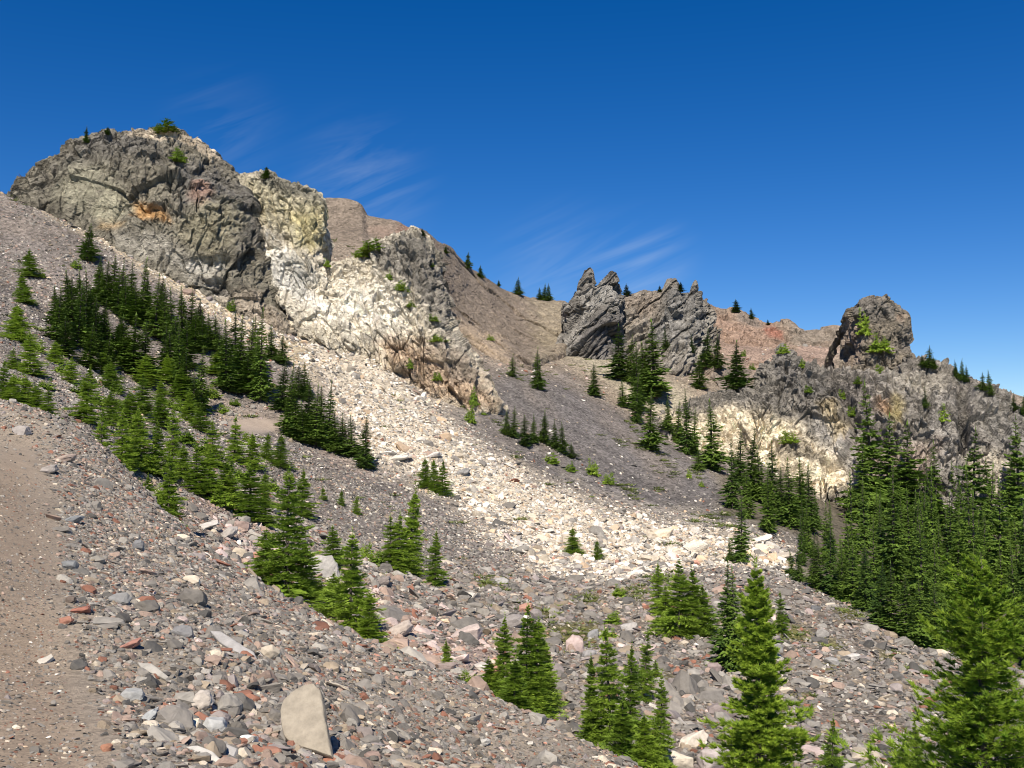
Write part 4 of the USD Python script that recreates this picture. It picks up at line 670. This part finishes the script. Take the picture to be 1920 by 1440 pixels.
exec_clusters = {
 ('fir', 'upper'): [(163, 489, 68, 36), (125 + 4, 598, 86, 52), (108, 640, 96, 42), (162, 642, 128, 46), (146, 650, 110, 42), (180, 662, 102, 46), (200, 665, 80, 40), (122, 668, 70, 44), (165, 690, 80, 44), (185, 562, 76, 36), (212, 577, 94, 42), (199, 573, 78, 36), (228, 572, 82, 32), (245, 590, 92, 38), (264, 600, 112, 34), (274, 602, 84, 34), (220, 590, 84, 36), (235, 600, 80, 36), (255, 610, 76, 38), (136, 625, 100, 46), (154, 600, 90, 40), (172, 630, 90, 44), (192, 640, 76, 40), (104, 610, 70, 36), (200, 690, 60, 44)],
 ('fir', 'uppermid'): [(290, 632, 114, 44), (309, 640, 100, 36), (323, 652, 106, 36), (341, 642, 100, 38), (359, 637, 88, 34), (373, 620, 56, 28), (300, 600, 80, 36), (330, 690, 90, 40), (352, 690, 84, 38), (366, 660, 80, 34), (318, 700, 76, 36), (350, 745, 80, 42), (362, 775, 72, 40), (225, 655, 60, 40), (335, 732, 132, 36), (376, 772, 116, 40), (252, 700, 106, 62), (235, 682, 86, 40), (272, 698, 90, 40), (307, 687, 78, 28), (378, 662, 76, 30), (390, 650, 60, 28)],
 ('fir', 'clifffoot'): [(404, 657, 66, 36), (426, 735, 128, 52), (450, 717, 118, 46), (466, 722, 118, 42), (487, 752, 164, 46), (440, 690, 96, 44), (413, 700, 84, 40), (478, 700, 100, 40), (509, 674, 60, 32), (527, 682, 52, 32), (463, 738, 70, 50)],
 ('fir', 'row'): [(540, 816, 128, 46), (560, 748, 62, 36), (571, 742, 60, 30), (528, 770, 92, 40), (590, 836, 108, 46), (615, 842, 120, 42), (602, 815, 84, 38), (570, 832, 74, 42), (628, 848, 74, 40), (640, 852, 72, 38), (660, 857, 74, 38), (685, 878, 94, 38), (575, 800, 80, 40), (553, 822, 90, 44)],
 ('fir', 'screefir'): [(960, 706, 40, 21), (1008, 730, 75, 30), (1115, 742, 58, 27), (1168, 763, 46, 22)],
 ('fir', 'screerow'): [(950, 816, 46, 22), (963, 820, 54, 22), (985, 836, 54, 34), (1000, 831, 52, 18), (1020, 831, 58, 26), (1041, 841, 52, 22), (1055, 851, 56, 28), (1073, 858, 26, 22)],
 ('fir', 'centre'): [(1160, 710, 96, 44), (1180, 716, 82, 38), (1196, 770, 120, 40), (1228, 746, 138, 64), (1190, 792, 92, 34), (1218, 844, 108, 44), (1208, 735, 90, 40)],
 ('fir', 'spirefoot'): [(1248, 656, 37, 19), (1299, 662, 33, 12), (1325, 689, 68, 32), (1346, 691, 60, 32), (1312, 729, 58, 34), (1381, 729, 86, 50)],
 ('fir', 'creamfoot'): [(1253, 806, 60, 22), (1270, 831, 75, 26), (1290, 852, 114, 38), (1301, 852, 82, 28), (1335, 882, 124, 54), (1310, 881, 35, 22)],
 ('fir', 'front'): [(1373, 952, 120, 32), (1405, 932, 122, 44), (1388, 905, 92, 36), (1450, 962, 126, 48), (1400, 972, 90, 32), (1440, 998, 110, 40), (1480, 985, 116, 44), (1517, 996, 116, 44), (1425, 940, 96, 40), (1500, 965, 100, 40), (1465, 975, 90, 36), (1390, 1054, 120, 34), (1369, 1054, 42, 22)],
 ('fir', 'edge'): [(1485, 1082, 46, 24), (1500, 1092, 56, 26), (1525, 1102, 92, 34), (1540, 1108, 96, 32), (1558, 1116, 128, 40), (1578, 1126, 96, 36), (1600, 1136, 110, 40), (1625, 1150, 120, 44), (1650, 1170, 110, 44), (1672, 1185, 120, 46), (1700, 1198, 110, 50), (1725, 1212, 120, 52), (1755, 1218, 110, 50)],
 ('old', 'tall'): [(1640, 985, 265, 84), (1670, 985, 205, 80), (1702, 992, 198, 92), (1760, 1000, 170, 56), (1824, 1065, 258, 96), (1615, 985, 160, 60), (1912, 1010, 226, 84), (1855, 1010, 150, 44), (1893, 1000, 142, 44)],
 ('young', 'saplings'): [(240, 803, 62, 62), (265, 775, 66, 52), (301, 757, 38, 34), (353, 790, 52, 44), (375, 808, 42, 44), (187, 900, 122, 54), (230, 884, 100, 58), (265, 884, 106, 58), (322, 884, 112, 52), (290, 892, 92, 50), (222, 948, 84, 86), (315, 998, 132, 62), (276, 968, 68, 42), (160, 792, 94, 60), (205, 728, 48, 44), (245, 870, 70, 50), (270, 722, 50, 56), (312, 716, 46, 50), (338, 748, 52, 54), (408, 702, 42, 46), (205, 800, 60, 50), (300, 800, 56, 50)],
 ('young', 'midyoung'): [(368, 926, 78, 60), (390, 934, 84, 66), (420, 928, 54, 62), (400, 874, 76, 46), (440, 866, 76, 44), (471, 878, 58, 42), (498, 862, 44, 30), (525, 877, 55, 40), (468, 974, 88, 80), (430, 944, 54, 62), (564, 968, 78, 46), (500, 990, 46, 48), (495, 950, 56, 36), (345, 900, 60, 46)],
 ('young', 'leaning'): [(537, 1118, 204, 112), (500, 1100, 96, 70), (575, 1122, 92, 74), (655, 1192, 170, 98), (626, 1064, 68, 54), (690, 1212, 88, 60), (620, 1155, 70, 70)],
 ('young', 'gully'): [(764, 1076, 138, 60), (745, 1072, 98, 50), (733, 1066, 88, 46), (816, 1100, 92, 40)],
 ('young', 'fan3'): [(798, 914, 48, 36), (815, 924, 56, 28), (829, 928, 58, 32)],
 ('young', 'fan2'): [(1074, 1040, 44, 36), (1121, 1048, 30, 24)],
 ('young', 'sprig'): [(606, 938, 24, 14), (640, 948, 26, 16), (668, 964, 30, 18), (838, 1252, 44, 26), (1467, 1187, 68, 30)],
 ('young', 'clump'): [(1235, 1152, 84, 44), (1272, 1194, 126, 66), (1300, 1194, 112, 62), (1322, 1192, 84, 54), (1250, 1180, 70, 60)],
 ('fir', 'trio'): [(1364, 1252, 186, 56), (1382, 1256, 176, 54), (1424, 1244, 160, 56)],
 ('young', 'lower'): [(982, 1334, 172, 88), (1003, 1338, 154, 76), (943, 1314, 136, 62), (1030, 1324, 106, 44), (920, 1308, 64, 50), (962, 1340, 90, 70)],
 ('young', 'bottom'): [(1146, 1404, 194, 82), (1110, 1394, 142, 46), (1180, 1402, 166, 64), (1206, 1314, 112, 46), (1237, 1442, 152, 52), (1160, 1440, 110, 90), (1215, 1446, 90, 70), (1230, 1272, 30, 24)],
 ('young', 'corner'): [(1560, 1462, 102, 48), (1690, 1470, 66, 50), (1725, 1470, 104, 42), (1632, 1450, 30, 24)],
 ('young', 'left'): [(57, 520, 48, 42), (44, 568, 52, 34), (30, 640, 62, 58), (57, 704, 74, 50), (22, 692, 36, 26), (103, 680, 36, 40), (133, 717, 42, 44), (4, 750, 66, 40), (45, 756, 44, 54), (68, 770, 44, 48), (92, 786, 56, 40), (24, 760, 50, 50), (190, 700, 40, 40)],
 ('shrub', 'gravelshrub'): [(142, 503, 20, 22), (79, 520, 12, 14), (218, 738, 26, 34), (300, 940, 34, 44), (410, 950, 34, 50), (705, 1058, 28, 44), (686, 1046, 32, 32), (880, 1286, 30, 56), (1150, 1168, 24, 30), (1140, 1198, 22, 40), (1160, 1120, 26, 32), (768, 690, 20, 16), (820, 713, 20, 24), (881, 792, 36, 26), (888, 758, 38, 18), (905, 777, 15, 15), (1034, 869, 22, 34), (1070, 884, 20, 22), (1111, 890, 32, 26), (1141, 907, 24, 28), (920, 638, 12, 14), (1292, 896, 18, 12), (1410, 693, 13, 14), (1394, 668, 15, 12), (1315, 912, 12, 12), (432, 583, 25, 22), (500, 1255, 18, 22), (612, 1120, 40, 50), (70, 660, 24, 34), (118, 700, 26, 36), (150, 740, 26, 40), (85, 730, 22, 34), (250, 690, 22, 34), (285, 705, 26, 40), (225, 770, 26, 40), (330, 770, 28, 44), (300, 780, 24, 40), (395, 745, 24, 36), (420, 775, 20, 30), (345, 830, 30, 50), (380, 850, 30, 46), (420, 880, 28, 44), (455, 900, 28, 44), (260, 930, 34, 50), (310, 960, 30, 44), (440, 760, 16, 26), (465, 830, 22, 34), (540, 900, 20, 30), (510, 920, 24, 36), (185, 760, 28, 40), (30, 720, 24, 40)],
 ('shrub', 'cliffshrub'): [(313, 247, 22, 62), (334, 302, 32, 34), (612, 500, 18, 18), (695, 470, 28, 52), (678, 482, 22, 30), (752, 545, 20, 32), (730, 525, 20, 14), (820, 640, 18, 34), (812, 602, 14, 26), (770, 575, 12, 20), (1648, 660, 36, 40), (1620, 625, 50, 24), (1470, 662, 20, 26), (1505, 690, 18, 18), (1580, 748, 20, 18), (1516, 736, 16, 20), (1765, 790, 34, 32), (1480, 830, 26, 44), (1600, 780, 22, 26), (1650, 700, 20, 20), (808, 500, 16, 14), (1610, 720, 16, 22)],
 ('fir', 'skyline'): [(162, 268, 32, 12), (200, 252, 15, 12), (500, 335, 22, 20), (792, 442, 14, 12), (836, 475, 14, 12), (877, 503, 30, 15), (900, 520, 22, 15), (935, 532, 12, 9), (971, 550, 32, 20), (1012, 562, 22, 15), (1021, 563, 30, 16), (1029, 564, 32, 16), (1175, 554, 22, 18), (1237, 547, 12, 10), (1276, 547, 18, 16), (1380, 586, 24, 22), (1409, 598, 20, 14), (1440, 609, 10, 8), (1742, 690, 40, 26), (1730, 682, 16, 12), (1752, 692, 22, 14), (1794, 710, 34, 14), (1804, 712, 38, 14), (1813, 716, 30, 14), (1842, 732, 32, 18), (1857, 742, 46, 18), (1901, 770, 32, 16), (1735, 765, 36, 14), (1920, 778, 34, 16)],
}
for (kind, cl), lst in exec_clusters.items():
    for px, py, h, w in lst:
        q = S_FAR.pick(px, py)[0]
        if np.isnan(q[0]) or (cl == 'skyline' and q[1] < 100):         # on the crest: step down until the ground is met
            for dy in range(1, 40, 2):
                q = S_FAR.pick(px, py + dy)[0]
                if not np.isnan(q[0]): break
        plant(kind, px, py, h, w, cl, pos=q)
# the forest at the right
r = np.random.default_rng(5); wf = hf[woods[hf].mean(1) > .55]
p, n, i = sample(hv, wf, np.full(len(wf), .6), r); x, y = project(p)
ok = (x > 1500) & (x < 2010) & (p[:, 1] > 54) & (p[:, 1] < 118); p = p[ok]
kept = [t_['pos'] for t_ in TREES if t_['cl'] in ('front', 'edge', 'tall', 'creamfoot')]; n0 = len(kept)
for q in p:
    if len(kept) - n0 >= 215: break
    if min(np.hypot(*(q - k)[:2]) for k in kept) > 2.5: kept.append(q)
for q in kept[n0:]:
    h = r.uniform(6, 11) * (0.85 if q[1] < 64 else 1); k = F / q[1]
    bx, by = project(q[None]); top = np.interp(bx[0], [1480, 1620, 1700, 1950], [890, 905, 880, 850]) + r.choice([0, 25, 50, 80, 110]); hp = min(h * k, by[0] - top)
    if hp < 55: continue
    h = hp / k
    old_ = r.random() < .16; plant('old' if old_ else 'fir', 0, 0, h * k, h * k * (r.uniform(.26, .34) if old_ else r.uniform(.20, .30)), 'forest', pos=q)

# hero firs close to the camera: needles are separate
def hero(name, px, top, Y, label, H, R, seed, whorls, per, twigs, det, mat='fir_hero', **kw):
    t_ = unproject([(px, top, Y)])[0]; g_ = S_NEAR.m.vertices; b_ = t_.copy()
    j = np.argmin(np.hypot(g_[:, 0] - t_[0], g_[:, 1] - t_[1])); b_[2] = g_[j, 2] - .05
    Hh = t_[2] - b_[2]; wood, crown = conifer(Hh, R, seed, whorls, per, twigs, det, **kw)
    x_ = UsdGeom.Xform.Define(stage, numbered('/World/' + name)); x_.AddTranslateOp().Set(Gf.Vec3d(*map(float, b_)))
    root = x_.GetPath().pathString; put(root + '/trunk', *wood, MAT['bark']); put(root + '/crown', *crown, MAT[mat]); tag(x_, label, 'tree')
    print(name, 'height', Hh)
hero('bright_fir', 1836, 1062, 5.4, 'nearest bright green fir filling the bottom right corner', 2.4, .80, 901, 46, 8, 5, (20, .033, .0036, 2), droop=.16, belly=.95, open_=.16, top_w=.08, jit=3.0, rise=.95)
hero('bright_fir', 1418, 1070, 8.6, 'bright slender fir with sparse branches right of the bottom centre', 2.4, .50, 902, 50, 7, 5, (19, .038, .0048, 2), droop=.25, belly=.75, open_=.25, top_w=.2, jit=3.0, rise=.8)
for k_, (px, py, h_, where_) in enumerate([(1512, 985, 66, 'bare grey snag among the firs at the forest front'), (1884, 1130, 96, 'pale dead trunk standing in the dark forest at the right edge'), (1705, 985, 70, 'thin bleached snag below the right cliff')]):
    q_ = S_HILL.pick(px, py)[0]
    if np.isnan(q_[0]): continue
    H_ = h_ * q_[1] / F; wood, _ = conifer(H_, H_ * .10, 950 + k_, 14, 4, 2, 'spindle', droop=.2, open_=.3)
    x_ = UsdGeom.Xform.Define(stage, numbered('/World/dead_tree')); x_.AddTranslateOp().Set(Gf.Vec3d(*map(float, q_)))
    put(x_.GetPath().pathString + '/trunk', *wood, MAT['dead']); tag(x_, where_, 'tree')
# fallen pole on the bench
q1, q2 = S_FAR.pick(np.array([1275.0, 1303.0]), np.array([1354.0, 1378.0])) + [0, 0, .06]
v_, f_, _ = trunk_mesh(1.0, .035, 3); z_ = (q2 - q1); s_ = np.cross(z_, [0, 0, 1.]); s_ /= np.linalg.norm(s_); u_ = np.cross(s_, z_); u_ /= np.linalg.norm(u_)
tag(put('/World/fallen_log', q1 + v_[:, :1] * s_ + v_[:, 1:2] * u_ + v_[:, 2:] * z_, f_, MAT['dead']), 'thin grey fallen log on the dirt above the pale blocks', 'log')

# ------------------------------------------------------------------ trees into the stage, each with a label of its own
ORD = 'first second third fourth fifth sixth seventh eighth ninth tenth eleventh twelfth thirteenth fourteenth fifteenth sixteenth seventeenth eighteenth nineteenth twentieth'.split()
def ordinal(i):
    tens = 'twenty thirty forty fifty sixty seventy eighty ninety'.split()
    if i < 20: return ORD[i]
    a, b_ = divmod(i + 1, 10)
    return tens[a - 2] + '-' + ORD[b_ - 1] if b_ else {3: 'thirtieth', 4: 'fortieth', 5: 'fiftieth', 6: 'sixtieth', 7: 'seventieth'}.get(a, 'last')
DESC = {'upper': ('dark fir', 'in the left half of the upper grove', 'firs of the upper left grove'), 'uppermid': ('dark fir', 'in the right half of the upper grove', 'firs of the upper left grove'), 'clifffoot': ('dark fir', 'in the grove just below the peak cliff', 'firs below the peak cliff'),
    'row': ('dark fir', 'in the dense row left of the pale rockfall', 'fir row beside the rockfall'), 'screefir': ('lone fir', 'standing apart on the scree below the saddle', 'lone firs on the scree'), 'screerow': ('small fir', 'in the short row crossing the grey scree', 'short fir row on the scree'),
    'centre': ('tall fir', 'in the stand below the twin pointed spire', 'tall firs below the spire'), 'spirefoot': ('fir', 'on the slope between rock wall and cream cliff', 'firs below the rock wall'), 'creamfoot': ('fir', 'against the left end of the cream cliff', 'firs at the cream cliff'),
    'front': ('dark fir', 'along the upper front of the forest', 'firs at the forest front'), 'edge': ('dark fir', 'along the forest edge above the boulder bench', 'firs at the bench edge'), 'tall': ('tall ragged hemlock', 'rising above the forest before the right cliff', 'old hemlocks above the forest'),
    'saplings': ('young fir', 'in the bright thicket right of the trail bend', 'young firs by the trail bend'), 'midyoung': ('young fir', 'in the thicket above pink rocks', 'young firs of the middle thicket'), 'leaning': ('bright young fir', 'in the clump around the big smooth boulder', 'firs around the big boulder'),
    'gully': ('green young fir', 'in the pointed clump at mid picture', 'pointed fir clump'), 'fan3': ('little fir', 'of three on the left side of the rockfall', 'three little firs on the rockfall'), 'fan2': ('little fir', 'of two at the rockfall foot', 'two little firs on the rockfall'), 'sprig': ('small single fir', 'among those standing alone on the rubble', 'single firs on the rubble'),
    'clump': ('drooping young fir', 'in the dense clump on the boulder bench', 'dense clump on the bench'), 'trio': ('dark fir', 'of three behind the bright slender fir', 'dark trio on the bench'), 'lower': ('bright young fir', 'in the clump beyond the near slope', 'clump beside the near slope'), 'bottom': ('bright young fir', 'in the clump at the bottom centre edge', 'clump at the bottom edge'),
    'corner': ('small green fir', 'between the two bright firs', 'small firs at the bottom right'), 'left': ('young fir', 'on the gravel along the left picture edge', 'young firs at the left edge'), 'gravelshrub': ('low green shrub', 'growing on the gravel and rubble slopes', 'shrubs on the slopes'), 'cliffshrub': ('dark green shrub', 'clinging to the cliffs', 'shrubs on the cliffs'),
    'skyline': ('tiny fir', 'along the skyline crest', 'firs on the skyline'),
    'f1': ('dark fir', 'at the back of the dark forest', 'firs of the dark forest'), 'f2': ('dark fir', 'in the middle of the dark forest', 'firs of the dark forest'), 'f3': ('dark fir', 'in the lower part of the dark forest', 'firs of the dark forest'), 'f4': ('dark fir', 'in the bottom row of the dark forest', 'firs of the dark forest')}
fy = sorted(t_['pos'][1] for t_ in TREES if t_['cl'] == 'forest')
for t_ in TREES:
    if t_['cl'] == 'forest': t_['cl'] = ('f4', 'f3', 'f2', 'f1')[min(3, int(4 * np.searchsorted(fy, t_['pos'][1]) / len(fy)))]
NAMES = {'fir': 'fir_tree', 'young': 'young_fir', 'old': 'hemlock_tree', 'shrub': 'shrub'}
for cl, (noun, where, group) in DESC.items():
    L_ = sorted([t_ for t_ in TREES if t_['cl'] == cl], key=lambda t_: t_['x'])
    hs = sorted(t_['h'] for t_ in L_)
    for i, t_ in enumerate(L_):
        adj = '' if len(L_) < 4 else 'tallest ' if t_['h'] == hs[-1] else 'smallest ' if len(where) < 44 and t_['h'] == hs[0] else ''
        label = f'{adj}{noun}, {ordinal(i)} from the left {where}'
        x_ = UsdGeom.Xform.Define(stage, numbered('/World/' + NAMES[t_['kind']]))
        x_.AddTranslateOp().Set(Gf.Vec3d(*map(float, t_['pos']))); x_.AddRotateXOp().Set(float(t_['lean'][0])); x_.AddRotateYOp().Set(float(t_['lean'][1])); x_.AddRotateZOp().Set(float(t_['yaw'])); x_.AddScaleOp().Set(Gf.Vec3f(float(t_['sw']), float(t_['sw']), float(t_['sz'])))
        x_.GetPrim().GetReferences().AddInternalReference(t_['cls'].GetPath()); x_.GetPrim().SetInstanceable(True)
        tag(x_, label, 'shrub' if t_['kind'] == 'shrub' else 'tree', group)
print('trees', len(TREES)); print([p.GetCustomDataByKey('label') for p in stage.GetPrimAtPath('/World').GetChildren() if len((p.GetCustomDataByKey('label') or '').replace('-', ' ').split()) > 16])
# ------------------------------------------------------------------ low ground cover
def tuft(seed):
    r = np.random.default_rng(seed); n = 26; a = np.c_[r.normal(size=(n, 2)) * .22, np.zeros(n)]; b_ = a + np.c_[a[:, :2] * 1.1 + r.normal(size=(n, 2)) * .12, r.uniform(.2, .5, n)]
    return spindle(a, b_, np.full(n, .07), r)
r = np.random.default_rng(9); c_ = hv[hf].mean(1); cx_, cy_ = project(c_)
clump = np.clip(fbm(c_, 3.5, 3, 91) * 6 - .35, 0, 1)
dn = ((.35 + .8 * (lab == 2)) * clump * ((lab == 2) | (lab == 6) | (lab == 0)) * (c_[:, 1] < 150) + 3.5 * moss[hf].mean(1) + .10 * (lab == 4) * clump + .2 * clump * (lab == 1)) * ((cx_ > -100) & (cx_ < 2050))
p, n, i = sample(hv, hf, dn, r)
gc = UsdGeom.PointInstancer.Define(stage, '/World/ground_cover'); tag(gc, 'scattered low green tufts on the scree and mossy patches', 'ground cover', kind='stuff')
tg = []
for k in range(4): put(f'/World/ground_cover/tufts/tuft_{k + 1:03d}', *tuft(k), MAT['grass']); tg.append(Sdf.Path(f'/World/ground_cover/tufts/tuft_{k + 1:03d}'))
gc.CreatePrototypesRel().SetTargets(tg); gc.CreatePositionsAttr(Vt.Vec3fArray.FromNumpy(p.astype(np.float32))); gc.CreateProtoIndicesAttr(Vt.IntArray.FromNumpy(r.integers(0, 4, len(p)).astype(np.int32)))
s_ = r.uniform(.3, .8, (len(p), 1)) * np.clip(p[:, 1:2] / 60, .35, 1.3) * [1, 1, .6]; gc.CreateScalesAttr(Vt.Vec3fArray.FromNumpy(s_.astype(np.float32)))
print('tufts', len(p))
